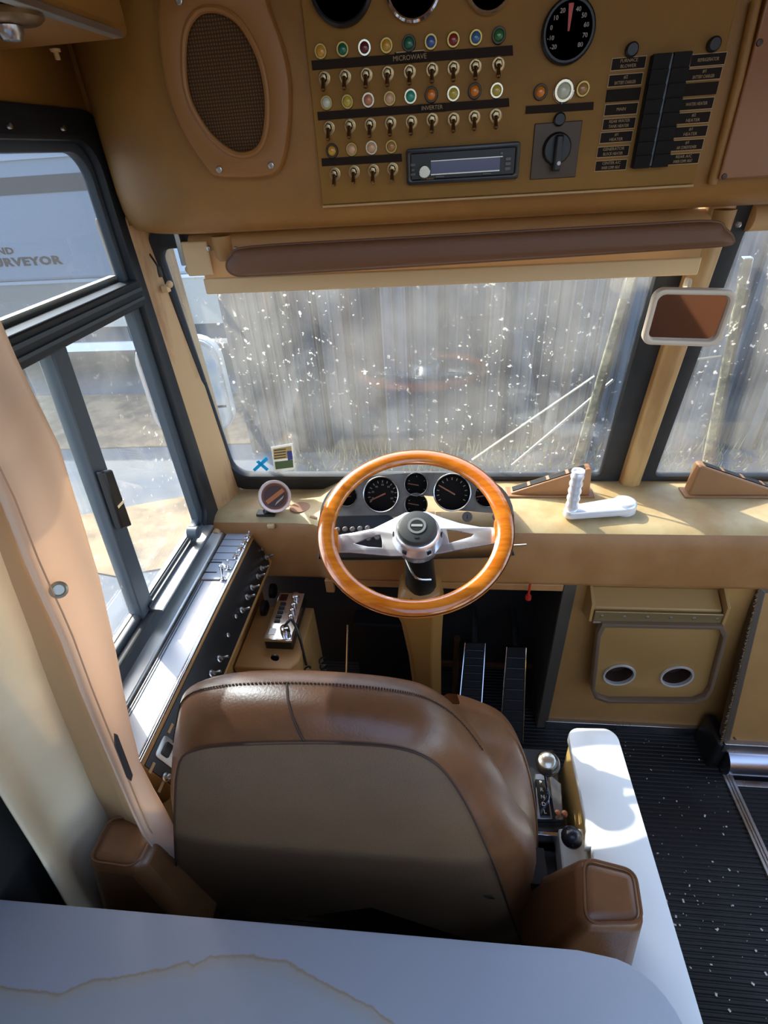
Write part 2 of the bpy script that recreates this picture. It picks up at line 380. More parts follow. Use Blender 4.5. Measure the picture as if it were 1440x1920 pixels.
GW = glass('windshield_glass', (0.90,0.94,0.95), dirt=0.09, haze=0.025, spots=0.75)
def pane(u0,u1,w):
    mb = MB(); mb.obox(wuv((u0+u1)/2, 0.33, 0.004), X, WV, WN, (u1-u0)/2, 0.335, 0.003); return mb.build('pane', GW, w)
pane(-0.640,0.465,w2); pane(0.595,1.705,w3)
pst = MB().prism([(0.508,1.345,0.86),(0.512,1.305,0.86),(0.540,1.295,0.86),(0.562,1.305,0.86),(0.566,1.345,0.86)], WV*0.75).build('trim_3', POSTM, bevel=0.006, seg=3); tag(pst, kind='structure')
pc = [(-0.72,1.20),(-0.672,1.205),(-0.660,1.222),(-0.642,1.265),(-0.632,1.300),(-0.634,1.35),(-0.72,1.36)]
pil = MB().prism([(a,b,0.80) for a,b in pc], (0.0,-0.035,0.82)).build('trim_4', RUST, bevel=0.008, seg=3); tag(pil, kind='structure')
MB().box(-0.72,1.76,1.19,1.24,1.60,2.1).build('wall_front', VINYL); tag(bpy.data.objects['wall_front'], kind='structure')
cb = thing('pillar_cable', P(290,500,'y',1.235), 'thin black cable with plug hanging on the windshield pillar', 'cable')
MB().tube(smoothloop([P(270,462,'y',1.225),P(283,480,'y',1.22),P(293,495,'y',1.215),P(297,503,'y',1.215)],4,False), 0.0022, 6).build('wire', BLACK, cb)
MB().tube([P(297,500,'y',1.213),P(300,512,'y',1.213),P(302,519,'y',1.213)], [0.004,0.005,0.005], 8).build('plug', BLACK, cb)
MB().box(*sum([[P(311,541,'y',1.225)[i]-0.008, P(311,541,'y',1.225)[i]+0.008] for i in range(3)],[])).build('clip', CREAM, cb, bevel=0.002)
MB().ball(P(318,533,'y',1.215), 0.008, 10).build('clip_knob', CREAM, cb)

# dashboard shell
db = thing('dashboard', (0.5,1.2,0.69), 'long tan padded dashboard running under the windshield', 'dashboard')
dp = [(1.37,0.885),(1.13,0.885),(1.105,0.882),(1.088,0.872),(1.079,0.856),(1.076,0.83),(1.076,0.715),(1.080,0.702),(1.092,0.695),(1.37,0.695)]
xs = [(-0.675,1),(-0.42,1),(-0.36,0.85),(-0.31,0.15),(-0.28,0),(0.16,0),(0.6,0),(1.2,0),(1.74,0)]   # left end set back and lower beside the gauges
def dpt(x, s, a, b): return V((x, a + (0.085*s if a < 1.3 else 0), b - (0.038*s if b > 0.75 else 0.068*s)))
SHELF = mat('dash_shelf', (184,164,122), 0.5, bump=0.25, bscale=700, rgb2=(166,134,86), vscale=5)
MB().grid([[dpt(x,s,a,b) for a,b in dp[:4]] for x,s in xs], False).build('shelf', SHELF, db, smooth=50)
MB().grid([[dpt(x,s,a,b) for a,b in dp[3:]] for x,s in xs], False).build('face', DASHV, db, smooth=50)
MB().box(-0.28,0.34,1.085,1.10,0.672,0.697).build('lip', DASHV, db, bevel=0.003)
MB().box(-0.335,-0.31,1.10,1.115,0.632,0.68).build('bracket', DASHV, db, bevel=0.002)
MB().lathe(P(563,952,'z',0.848), Z, [(0.0,0),(0.028,0),(0.026,0.003),(0.0,0.0035)], 24, ref=X, sx=1.15).build('patch', mat('brown_patch',(140,92,56),0.5), db)
tb = P(508,986,'y',1.165); MB().obox(tb, X, Y, Z, 0.010,0.006,0.006).build('tab', CREAM, db, bevel=0.002)

# below the dash
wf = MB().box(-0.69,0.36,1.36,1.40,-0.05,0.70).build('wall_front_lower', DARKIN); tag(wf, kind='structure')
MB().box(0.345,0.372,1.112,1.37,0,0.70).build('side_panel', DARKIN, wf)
kp = thing('wall_front_kick', (0.65,1.12,0.0), kind='structure')
MB().box(0.372,1.74,1.112,1.13,0.0,0.697).build('panel', TANMETAL, kp)
MB().box(0.345,0.380,1.100,1.114,0.0,0.690).build('edge_strip', mat('grey_strip',(78,70,60),0.4), kp, bevel=0.002)
MB().box(0.372,0.93,1.098,1.113,0.0,0.042).build('foot_strip', STEEL, kp, bevel=0.002)

# entrance door panel at the right
dr = thing('door_1', (1.2,1.05,0.0), kind='structure')
DU = V((1,0.0,0)); dA = V((0.852,1.102,0.688)); dB = V((0.882,1.0,0.135)); dV = (dA-dB); 
dN = V((0, dV.z, -dV.y)).normalized() * -1
MB().prism([dA+V((0.02,0,-0.02)), dA+V((0.9,0,-0.02)), dB+V((0.9,0,0.0)), dB+V((0.02,0,0.0))], V((0,0.02,0))).build('panel', TANMETAL, dr)
FUZZ = mat('fuzzy_strip', (120,96,70), 0.95, bump=1.0, bscale=300)
MB().prism([dA, dA+V((0.018,-0.004,-0.012)), dB+V((0.018,-0.004,0)), dB], V((0,0.03,0))).build('edge_frame', mat('door_edge',(86,72,58),0.5), dr, bevel=0.003)
MB().prism([dA, dA+V((0.9,0,0)), dA+V((0.9,-0.004,-0.018)), dA+V((0.012,-0.004,-0.018))], V((0,0.03,0))).build('top_frame', mat('door_top',(96,80,64),0.5), dr, bevel=0.003)
fz = MB()
for k in range(150):
    t = k/149.0; p = dA.lerp(dB, t) + V((-0.003,-0.006,0)); a = random.uniform(0.003,0.0075)
    q = p + V((random.uniform(-0.009,-0.003), random.uniform(-0.004,0.004), random.uniform(-0.006,0.006)))
    fz.add([p+V((0,0,a)), p+V((0,0,-a)), q, p+V((0,0.006,0))], [(0,1,2),(0,2,3),(1,3,2),(0,3,1)])
tag(fz.build('weatherstrip', FUZZ, dr, smooth=0), kind='stuff')
MB().box(0.882,1.74,0.985,1.02,0.095,0.140).build('metal_strip', STEEL, dr, bevel=0.003)
MB().lathe(P(1378,1385,'y',0.978), Y, [(0.004,0.004),(0.004,-0.002),(0,-0.003)], 10).build('screw', STEEL, dr)
CYL = mat('brushed_tube', (205,200,205), 0.25, 1.0)
MB().tube([(0.905,1.0,0.045),(1.74,1.0,0.045)], 0.052, 24).build('kick_tube', CYL, dr, smooth=30)
MB().box(0.935,1.74,0.935,0.955,-0.012,-0.004).build('sill_bar', STEEL, dr, bevel=0.002)
MB().box(0.868,0.905,0.99,1.10,-0.01,0.13).build('jamb', BLACK, dr, bevel=0.01)

# ------------------------------------------------------------------ outside
barn = thing('metal_barn', (2.0,5.0,-1.0), 'dark weathered barn wall of upright metal sheets beyond the windshield', 'building')
BC = [mat('siding_a', (84,86,94), 0.6, rgb2=(112,102,94), vscale=3, stretch=(6,1,0.25), vmin=0.35, vmax=0.65),
      mat('siding_b', (78,84,96), 0.6, rgb2=(104,104,108), vscale=3, stretch=(6,1,0.25), vmin=0.35, vmax=0.65),
      mat('siding_c', (124,106,90), 0.65, rgb2=(92,86,84), vscale=3, stretch=(6,1,0.25), vmin=0.35, vmax=0.65),
      mat('siding_d', (40,46,56), 0.6, rgb2=(66,70,78), vscale=3, stretch=(6,1,0.25), vmin=0.35, vmax=0.65)]
def sheet():
    w = 0.30; pr = [(0,0.03),(0.012,0.03),(0.03,0),(0.085,0),(0.10,0.022),(0.118,0.022),(0.13,0),(0.20,0),(0.215,0.022),(0.232,0.022),(0.244,0),(0.285,0),(0.30,0.03)]
    return MB().grid([[V((a,-b,0)) for a,b in pr],[V((a,-b,3.35)) for a,b in pr]]).add([(0,0.06,0),(w,0.06,0),(w,0.06,3.35),(0,0.06,3.35)],[(0,1,2,3)])
shm = []
for M_ in BC:
    me = sheet().mesh('siding_sheet'); me.materials.append(M_); shm.append(me)
seq = [2,2,3,0,3,1,0,3,2,0,2,0,1,3,1,1,3,1,1,0,1,1,3,1,1]
for k in range(25):
    inst(shm[seq[k]], 'siding_sheet', barn, (-2.06+0.30*k, 5.0 + random.uniform(-0.008,0.008), -1.0))
SEAM = [mat('seam_dark', (30,34,42), 0.7), mat('seam_brown', (66,58,54), 0.7)]
xs_ = -1.75; k = 0
while xs_ < 4.6:
    w_ = random.choice((0.012,0.018,0.03,0.05)); MB().box(xs_,xs_+w_,4.955,4.972,-0.98,2.33).build('seam_strip', SEAM[k % 3 == 0], barn); xs_ += random.choice((0.09,0.14,0.2,0.28)); k += 1
MB().box(-2.09,-2.05,4.96,5.06,-1,2.36).build('corner_trim', BC[2], barn)
MB().box(-2.06,5.5,5.06,8.5,-1,2.36).build('building_body', BC[1], barn)
GRASS = mat('dry_grass', (150,146,120), 0.95, bump=0.8, bscale=50, rgb2=(110,112,84), vscale=5)
gr = MB()
for k in range(900):
    x = random.uniform(-1.6,4.5); y = random.uniform(4.35,4.95); hgt = random.uniform(0.05,0.22)*(1.2 if y > 4.7 else 0.7)
    a = random.uniform(0,6.28); dx, dy = math.cos(a)*0.012, math.sin(a)*0.012; lx, ly = random.uniform(-0.06,0.06), random.uniform(-0.06,0.03)
    gr.add([(x-dx,y-dy,-1),(x+dx,y+dy,-1),(x+lx,y+ly,-1+hgt)],[(0,1,2)])
tag(gr.build('grass', GRASS, smooth=0), 'dry pale grass growing along the foot of the barn wall', 'grass', kind='stuff')

hg_ = MB()
for k in range(5200):
    x = random.uniform(-22,0.5); y = random.uniform(11.2,12.4); z = random.uniform(-1,0.1+0.5*math.sin(x*1.7)); s_ = random.uniform(0.05,0.13)
    a = random.uniform(0,6.28); b = random.uniform(-1,1); u = V((math.cos(a),math.sin(a),b)).normalized()*s_; w_ = V((-math.sin(a),math.cos(a)*0.3,random.uniform(0.3,1))).normalized()*s_*0.6; c = V((x,y,z))
    hg_.add([c-u,c-w_,c+u,c+w_],[(0,1,2,3)])
hdg = thing('hedge', (-10,11.8,-1.0), 'low dark green hedge added to darken the view under the camper trailer', 'hedge')  # hedge added to block the brightness showing beneath the trailer
tag(hg_.build('foliage', mat('hedge_leaf',(62,80,58),0.8,rgb2=(88,100,74),vscale=2), hdg, smooth=0), kind='stuff')
MB().box(-22,0.5,11.7,11.9,-1,0.0).build('core', mat('hedge_core',(34,44,34),0.9), hdg)
tr = thing('travel_trailer', (-8,8.5,-1.0), 'long pale camper trailer with dark lettering parked beyond the side window', 'trailer')
TW = mat('trailer_wall', (196,204,214), 0.4); TD = mat('trailer_band', (70,78,90), 0.4); TB = mat('trailer_beige', (196,188,176), 0.5); TWH = mat('trailer_white', (240,242,244), 0.4)
TY = 7.3
MB().box(-16,-2.2,TY,TY+2.4,0.47,2.15).build('upper_wall', TW, tr, bevel=0.05)
MB().box(-16,-2.2,TY,TY+2.4,-0.18,0.46).build('lower_wall', TB, tr, bevel=0.01)
MB().box(-16,-2.2,TY-0.01,TY,1.50,1.69).build('band', TD, tr)
MB().box(-16,-2.2,TY-0.03,TY,1.86,1.92).build('roof_rail', TWH, tr)
MB().box(-16,-2.2,TY-0.015,TY,0.44,0.48).build('belt_line', TWH, tr)
MB().box(-16,-3.0,TY+0.05,TY+2.3,-0.40,-0.18).build('underbelly', TD, tr)
MB().prism([(-16,TY,-0.52),(-4.45,TY,-0.52),(-4.15,TY,-0.36),(-3.9,TY,-0.36),(-3.9,TY,-0.43),(-4.1,TY,-0.43),(-16,TY,-0.43)][:3]+[(-4.15,TY,-0.28),(-4.45,TY,-0.40),(-16,TY,-0.40)], (0,0.12,0)).build('skirt_rail', TWH, tr)
for x in (-15.2,-14.2,-9.5): MB().tube([(x,TY+0.12,-0.66),(x,TY+0.36,-0.66)], 0.34, 24).build('wheel', BLACK, tr)
MB().box(-4.7,-4.6,TY+0.4,TY+0.5,-1,-0.4).build('jack', STEEL, tr)
TL = mat('trailer_letters', (44,46,56), 0.5)
lettering('SURVEYOR', 0.140, (V((-5.16,TY-0.004,0.725)), X, Z, -Y), 1.52, 'RIGHT', 0.003, 0.006, 1.10).build('lettering', TL, tr)
lettering('GRAND', 0.112, (V((-5.79,TY-0.004,0.865)), X, Z, -Y), 1.45, 'RIGHT', 0.003, 0.004, 1.08).build('lettering', TL, tr)

# outside mirror on the left
mr_ = thing('side_mirror', P(360,720,'y',1.60), 'large rounded outside mirror in pale housing left of the windshield', 'mirror')
c = P(352,724,'y',1.64); MU = V((0.99,0.14,0)).normalized(); MN = V((-0.14,0.99,0)).normalized()
plate([rrect(-0.142,0.142,-0.170,0.170,0.075)], 0.05, (c,MU,Z,MN), 0.015).build('housing', mat('mirror_housing',(206,204,196),0.35), mr_)
plate([rrect(-0.136,0.136,-0.164,0.164,0.070), rrect(-0.124,0.124,-0.152,0.152,0.060)], 0.014, (c-MN*0.028,MU,Z,MN), 0.003).build('rim', mat('mirror_rim',(170,172,172),0.3), mr_)
MG = mat('road_mirror',(210,214,216),0.05,1.0)
plate([rrect(-0.125,0.125,-0.066,0.153,[0.004,0.004,0.060,0.060])], 0.006, (c-MN*0.028,MU,Z,MN)).build('mirror_glass', MG, mr_)
plate([rrect(-0.125,0.125,-0.153,-0.074,[0.060,0.060,0.004,0.004])], 0.006, (c-MN*0.028,MU,Z,MN)).build('wide_angle_glass', MG, mr_)
plate([rrect(-0.125,0.125,-0.074,-0.066,0.001)], 0.008, (c-MN*0.028,MU,Z,MN)).build('divider', BLACK, mr_)
MB().tube([c+Z*0.15+MN*0.02, c+Z*0.24+V((0.05,-0.02,0)), V((-0.70,1.35,1.42))], 0.012, 8).tube([c-Z*0.15+MN*0.02, c-Z*0.23+V((0.05,-0.02,0)), V((-0.70,1.35,0.80))], 0.012, 8).build('bracket', BLACK, mr_)

# wipers
def wiper(label, a, b, arms, group=None):
    A = wsp(*a, 0.03); B = wsp(*b, 0.03)
    w = thing('windshield_wiper', B, label, 'wiper')
    MB().obox((A+B)/2, (A-B).normalized(), X, WN, (A-B).length/2, 0.009, 0.006).build('blade', ORANGE, w, bevel=0.003)
    MB().obox((A+B)/2+X*0.012+WN*0.004, (A-B).normalized(), X, WN, (A-B).length/2*0.9, 0.006, 0.008).build('blade_backing', BLACK, w, bevel=0.003)
    d = (A-B).normalized(); MB().obox(A+d*0.015, d, X, WN, 0.028, 0.010, 0.008).build('end_clip', STEEL, w, bevel=0.002)
    for p, q in arms:
        MB().tube([wsp(*p, 0.045), wsp(*q, 0.05)], 0.0035, 6).build('arm', STEEL, w)
    return w
wiper('wiper with two thin arms lying across the driver side of the windshield', (1173,548), (1078,872), [((1150,712),(960,872)),((1115,705),(885,862))])
wiper('upright wiper on the windshield pane right of the centre post', (1394,520), (1322,872), [((1352,668),(1290,676))])
# ------------------------------------------------------------------ overhead switch panel
PY = 1.030
def pp(px, py, off=0.0): return P(px, py, 'y', PY - off)
sp = thing('switch_panel', pp(950,360), 'gold overhead panel crowded with toggle switches and coloured pilot lights', 'switch panel')
c0 = pp(605,383); c1 = pp(1300,346)
xl, xr, zb = c0.x, c1.x, (c0.z+c1.z)/2
MB().box(xl, xr, PY, PY+0.010, zb, 1.975).build('faceplate', PANEL, sp, bevel=0.0015)
MB().box(xl, xr, PY-0.002, PY+0.006, zb-0.004, zb-0.001).build('edge_trim', BRASSED, sp)
FP = (V((0,PY,0)), X, Z, -Y)
# meshes shared by the lights and switches (axis along -y)
def bezel(ro, ri, h=0.005):
    return MB().lathe((0,0,0), -Y, [(ro,0),(ro,h*0.6),(ro*0.92,h),(ri,h),(ri,h*0.3)], 18, ring=True)
def lensm(r, h=0.006): return MB().lathe((0,0,0), -Y, [(r,0),(r,h*0.5),(r*0.75,h*0.85),(r*0.3,h),(0,h)], 16)
BZW = mat('bezel_chrome', (216,204,180), 0.25, 0.9); BZY = mat('bezel_brass', (176,148,84), 0.35, 0.7); BZD = mat('bezel_dark', (60,50,36), 0.4, 0.4)
LENS = {n: mat('lens_'+n, c, 0.2, spec=0.7) for n, c in dict(amber=(206,150,52), green=(30,104,74), maroon=(104,34,42), blue=(64,88,150), red=(138,38,30), sky=(58,104,150), grass=(46,112,52), clear=(206,206,180), lemon=(196,172,64), rose=(196,126,88), teal=(52,152,122), orange=(222,124,30), pearl=(214,168,126), dull=(170,122,66)).items()}
def shr(mb, name, M_, sm=40):
    me = mb.mesh(name); me.materials.append(M_)
    me.polygons.foreach_set('use_smooth', [True]*len(me.polygons))
    try: me.set_sharp_from_angle(angle=math.radians(sm))
    except Exception: pass
    return me
bz = {'w': shr(bezel(0.0102,0.0072),'pilot_light',BZW), 'y': shr(bezel(0.0098,0.0070),'pilot_light',BZY), 'd': shr(bezel(0.0104,0.0074),'pilot_light',BZD)}
ln = {k: shr(lensm(0.0072),'lens',M_) for k, M_ in LENS.items()}
def pilot(px, py, b, l, s=1.0):
    o = inst(bz[b], 'pilot_light', sp, pp(px,py), scale=(s,s,s)); q = inst(ln[l], 'lens', o, pp(px,py)); q.location = (0,0,0)
rows = [
 [(602,97,'y','amber'),(643,93,'y','green'),(684,90,'w','maroon'),(725,86,'y','amber'),(767,82,'d','green'),(808,79,'y','blue'),(850,75,'y','red'),(892,71,'y','sky'),(935,67,'d','grass')],
 [(613,193,'y','clear'),(652,191,'y','lemon'),(691,188,'w','rose'),(731,185,'y','pearl'),(770,181,'w','teal'),(809,178,'d','orange'),(850,176,'w','lemon'),(890,171,'d','orange'),(931,170,'w','lemon')],
 [(623,283,'d','amber'),(660,280,'y','pearl'),(697,277,'w','pearl'),(734,275,'y','dull')]]
for rw in rows:
    for a in rw: pilot(*a)
nut = MB().lathe((0,0,0), -Y, [(0.0098,0),(0.0098,0.002),(0.0085,0.0025),(0.0078,0.0025)], 20).lathe((0,0,0), -Y, [(0.0072,0.0),(0.0072,0.005),(0.0052,0.0055),(0.0048,0.0058),(0.0048,0.012),(0.0,0.013)], 6)
NUT = mat('switch_nut', (170,142,100), 0.3, 0.85)
nutm = shr(nut, 'toggle_switch', NUT)
LEVD = mat('switch_lever', (120,92,62), 0.3, 0.9)
def lever(dirv, L=0.020, r=0.0026): 
    d = V(dirv).normalized(); return MB().tube([V((0,-0.010,0)), V((0,-0.010,0))+d*L*0.6, V((0,-0.010,0))+d*L*0.92, V((0,-0.010,0))+d*L], [r*0.8,r*1.15,r*1.35,r*0.7], 8)
levm = shr(lever((0,-0.55,-0.85)), 'lever', LEVD)
boot = shr(MB().tube([V((0,-0.004,0)),V((0,-0.012,-0.003))],[0.0062,0.0034],10),'boot',BLACKM)
tg = [[(608,147),(647,144),(687,141),(727,138),(768,135),(810,131),(850,128),(891,125),(934,121)],
      [(617,240),(656,236),(694,234),(732,231),(771,229),(810,225),(850,224),(889,220),(929,217)],
      [(628,326),(664,322),(700,320),(736,317)]]
for rw in tg:
    for a in rw:
        o = inst(nutm, 'toggle_switch', sp, pp(*a)); q = inst(levm, 'lever', o, pp(*a)); q.location = (0,0,0); b_ = inst(boot, 'boot', o, pp(*a)); b_.location = (0,0,0)
def strip(a, b, c, d, M_=STRIPM, name='label_strip', off=0.0015):
    return MB().prism([pp(*a),pp(*b),pp(*c),pp(*d)], V((0,-off,0))).build(name, M_, sp)
strip((584,114),(961,85),(962,104),(586,132)); strip((595,210),(954,184),(955,200),(597,226)); strip((603,297),(753,288),(754,303),(604,312))
strip((986,199),(1113,191),(1112,206),(985,214))
lb = [strip((740,99),(795,96),(796,116),(742,119), LABELM, 'label_plate', 0.003), strip((784,196),(834,193),(836,209),(784,212), LABELM, 'label_plate', 0.003)]
def ptext(txt, px, py, size, parent, off=0.0034, sx=1.0):
    lettering(txt, size, (pp(px,py,off), V((1,0,0.0)), Z, -Y), sx).build('lettering', LABTXT, parent)
ptext('MICROWAVE', 768, 108, 0.0085, lb[0]); ptext('INVERTER', 810, 202, 0.0075, lb[1])
for q, wpx in ((lb[0],(740,795)),):
    MB().box(pp(740,0).x, pp(795,0).x, PY-0.0032, PY, pp(768,97).z-0.0006, pp(768,97).z+0.0006).build('plate_edge', BRASSED, q)
# right-hand labels beside the breaker block
LT = [((1178,119),'FURNACE\nBLOWER'),((1172,150),'#2\nBATTERY CHARGER'),((1168,178),None),((1164,205),'MAIN'),((1160,232),'REAR WATER\nTANK HEATER'),((1155,257),'#1\nHEATER'),((1149,284),'GENERATOR\nBLOCK HEATER'),((1145,310),'CENTER A/C\nINNER COMP. HEAT')]
RT = [((1327,112),'REFRIGERATOR'),((1319,139),'#1\nBATTERY CHARGER'),((1312,167),None),((1305,195),'WATER HEATER'),((1299,221),'#2\nHEATER'),((1294,247),'#1\nHEATER'),((1287,272),'#1\nAIR CONDITIONER'),((1280,298),'REAR A/C\nINNER COMP. HEAT')]
for (q, txt) in LT + RT:
    p = pp(*q); w, hh = 0.0235, 0.0064
    e = MB().box(p.x-w-0.001, p.x+w+0.001, PY-0.0012, PY, p.z-hh-0.001, p.z+hh+0.001).build('label_plate', BRASSED if txt else LABELM, sp)
    f = MB().box(p.x-w, p.x+w, PY-0.002, PY-0.0010, p.z-hh, p.z+hh).build('label_face', LABELM, e)
    if txt:
        n = txt.split('\n')
        for i, t in enumerate(n):
            zz = p.z + (0 if len(n) == 1 else (0.0032 if i == 0 else -0.0030))
            lettering(t, 0.0056, (V((p.x,PY-0.0022,zz)), X, Z, -Y), min(1.0, 9.0/len(t)), ext=0.0002).build('lettering', LABTXT, e)
bx = [pp(1222,104), pp(1290,98), pp(1248,312), pp(1178,315)]
x0 = (bx[0].x+bx[3].x)/2; x1 = (bx[1].x+bx[2].x)/2; z1 = (bx[0].z+bx[1].z)/2; z0 = (bx[2].z+bx[3].z)/2
bb = MB().box(x0,x1,PY-0.010,PY,z0,z1).build('breaker_block', BLACKM, sp, bevel=0.002)
xm = (x0+x1)/2
MB().box(xm-0.0022,xm+0.0022,PY-0.0125,PY-0.009,z0+0.002,z1-0.001).build('divider', mat('divider_grey',(120,122,124),0.4), bb)
rk = shr(MB().obox((0,-0.003,0), X, V((0,1,0.18)).normalized(), V((0,-0.18,1)).normalized(), 0.012,0.004,0.0085), 'rocker', mat('rocker_black',(24,19,15),0.6,spec=0.2), 20)
for s in (-1,1):
    for k in range(8): inst(rk, 'rocker', bb, (xm+s*(x1-x0)*0.26, PY-0.010, z0+(k+0.5)*(z1-z0)/8))
bcap = shr(MB().lathe((0,0,0), -Y, [(0.009,0),(0.009,0.008),(0.007,0.010),(0,0.010)], 14), 'button_cap', BLACK)
for q in ((1183,94),(1336,84),(1048,224)): inst(bcap, 'button_cap', sp, pp(*q))
# thermometer and small lamps
g = pp(1064,60); R_ = 0.0375
tm = MB().lathe(g, -Y, [(R_,0),(R_,0.008),(R_*0.93,0.011),(R_*0.86,0.011),(R_*0.86,0.003)], 36, ring=True).build('dial_thermometer', BLACK, sp)
MB().lathe(g, -Y, [(0.0,0.006),(R_*0.86,0.006)], 36).build('dial', mat('dial_brown',(112,86,68),0.5), tm)
for k in range(11):
    a = math.radians(-130 + 26*k); pt = g + V((math.sin(a)*R_*0.66, -0.0065, math.cos(a)*R_*0.66))
    lettering(str(-20+10*k), 0.0075, (pt, X, Z, -Y), ext=0.0002).build('numeral', mat('numeral',(190,180,168),0.6) if k == 0 else bpy.data.materials['numeral'], tm)
MB().prism([g+V((-0.0012,-0.007,0.0)), g+V((0.0012,-0.007,0.0)), g+V((0.0035,-0.007,R_*0.78)), g+V((-0.0035,-0.007,R_*0.78))], V((0,-0.0005,0))).build('needle', mat('needle_red',(190,60,44),0.4), tm)
pilot(1013,173,'d','orange'); pilot(1056,171,'w','clear',1.45); pilot(1092,167,'y','dull',1.05)
q = MB().lathe(pp(1056,171), -Y, [(0.0155,0),(0.0155,0.004),(0.012,0.006)], 24, ring=True).build('lamp_ring', CHROME, sp)
# rotary selector
rq = pp(1041,283); rs = MB().box(rq.x-0.036,rq.x+0.036,PY-0.003,PY,rq.z-0.037,rq.z+0.037).build('rotary_selector', mat('selector_plate',(66,48,34),0.35,0.3), sp, bevel=0.001)
MB().lathe(rq+V((0.001,-0.003,0.003)), -Y, [(0.022,0),(0.021,0.010),(0.019,0.012),(0,0.012)], 28).build('dial_knob', BLACK, rs)
MB().obox(rq+V((0.001,-0.019,-0.003)), X, Y, Z, 0.006,0.008,0.024).build('grip', BLACK, rs, bevel=0.003)
MB().lathe(rq+V((0.003,-0.027,-0.016)), -Y, [(0.0028,0),(0.0028,0.001),(0,0.001)], 12).build('index_dot', mat('dot_white',(220,214,206),0.4), rs)
# gauges cut by the top of the picture
for (px,py,r,M_,nm) in ((640,-28,0.046,BLACK,'gauge'),(775,-26,0.040,CHROME,'gauge'),(918,-32,0.034,BZW,'gauge')):
    p = pp(px,py); gg = MB().lathe(p, -Y, [(r,0),(r,0.010),(r*0.93,0.013),(r*0.88,0.012),(r*0.88,0.003)], 36, ring=True).build(nm, M_, sp)
    MB().lathe(p, -Y, [(0,0.006),(r*0.88,0.006)], 36).build('dial', BLACK if M_ is BLACK else mat('gauge_blue',(96,112,150),0.15), gg)

# car stereo
sa, sb, sc_, sd_ = pp(762,281), pp(973,263), pp(972,335), pp(763,347)
x0, x1, z0, z1 = sa.x, (sb.x+sc_.x)/2, (sc_.z+sd_.z)/2, (sa.z+sb.z)/2
cs = thing('car_stereo', ((x0+x1)/2, PY, z0), 'black car stereo with blue display set in the overhead panel', 'car stereo')
wS, hS = x1-x0, z1-z0
plate([rrect(x0,x1,z0,z1,0.005), rrect(x0+0.007,x1-0.007,z0+0.007,z1-0.007,0.003)], 0.014, (V((0,PY-0.007,0)),X,Z,-Y), 0.002).build('trim_ring', mat('stereo_ring',(40,34,30),0.3), cs)
MB().box(x0+0.006,x1-0.006,PY-0.012,PY,z0+0.006,z1-0.006).build('front', BLACK, cs, bevel=0.002)
SXY = lambda a, b: (x0 + a*wS, z0 + b*hS)
a0, b0 = SXY(0.22,0.28); a1, b1 = SXY(0.83,0.62)
MB().box(a0,a1,PY-0.0128,PY-0.011,b0,b1).build('display', mat('stereo_lcd',(52,60,112),0.12,spec=0.8), cs)
MB().box(a0,a1+0.004,PY-0.0135,PY-0.011,b1,b1+0.0012).box(a0,a1,PY-0.0135,PY-0.011,b0-0.0016,b0).build('display_edge', STEEL, cs)
kx, kz = SXY(0.165,0.36)
MB().lathe((kx,PY-0.012,kz), -Y, [(0.0095,0),(0.009,0.010),(0.008,0.011),(0,0.011)], 24).build('volume_knob', STEEL, cs)
for (a,b,w_,h_) in ((0.06,0.30,0.008,0.004),(0.06,0.42,0.006,0.004),(0.06,0.56,0.008,0.004),(0.90,0.30,0.009,0.005),(0.90,0.43,0.009,0.005),(0.90,0.56,0.009,0.005),(0.84,0.72,0.005,0.004),(0.30,0.20,0.014,0.003),(0.72,0.20,0.014,0.003)):
    x_, z_ = SXY(a,b); MB().box(x_-w_/2,x_+w_/2,PY-0.0145,PY-0.011,z_-h_/2,z_+h_/2).build('button', mat('stereo_btn',(86,82,80),0.35) if 'stereo_btn' not in bpy.data.materials else bpy.data.materials['stereo_btn'], cs, bevel=0.0006)
x_, z_ = SXY(0.19,0.13); lettering('CD R/RW', 0.005, (V((x_,PY-0.0125,z_)), X, Z, -Y)).build('lettering', LABTXT, cs)

# brown access plate right of the panel
ap = thing('access_plate', P(1400,200,'y',1.03), 'smooth reddish brown cover plate at the right end of the overhead panel', 'cover plate')
pa, pb = P(1430,0,'y',1.03), P(1347,336,'y',1.03)
xx = (pa.x+pb.x)/2
MB().box(xx, 1.15, 1.022, 1.036, pb.z, 1.97).build('plate', PLATEB, ap, bevel=0.002)
for q in ((1424,80),(1358,331)): MB().lathe(P(*q,'y',1.022), -Y, [(0.0045,0),(0.004,0.002),(0,0.003)], 12).build('screw', mat('screw_brown',(74,44,26),0.4) if 'screw_brown' not in bpy.data.materials else bpy.data.materials['screw_brown'], ap)

# ------------------------------------------------------------------ oval speaker
SY = 1.026
def sq(px, py): 
    p = P(px, py, 'y', SY); return (p.x, p.z)
sk = thing('oval_speaker', P(430,320,'y',SY), 'oval tan loudspeaker with brown woven grille left of the switches', 'speaker')
outer = [(318,-60),(303,30),(308,110),(322,180),(350,250),(395,318),(415,331),(470,333),(515,327),(534,300),(545,230),(545,150),(530,80),(505,10),(490,-60),(440,-95),(360,-95)]
inner = [(372,30),(355,60),(350,110),(355,170),(372,215),(402,258),(440,287),(470,290),(492,276),(503,245),(506,190),(497,130),(480,85),(455,45),(425,24),(395,20)]
lo = [(p.x,p.y) for p in smoothloop([(*sq(*q),0) for q in outer],4)]; li = [(p.x,p.y) for p in smoothloop([(*sq(*q),0) for q in inner],4)]
plate([lo, li], 0.030, (V((0,SY,0)),X,Z,-Y), 0.006).build('surround', SPKM, sk)
MB().tube([(a,SY-0.013,b) for a,b in li], 0.005, 8, True).build('grille_rim', SPKM, sk)
SPKCLOTH = bpy.data.materials.new('grille_cloth'); SPKCLOTH.use_nodes = True
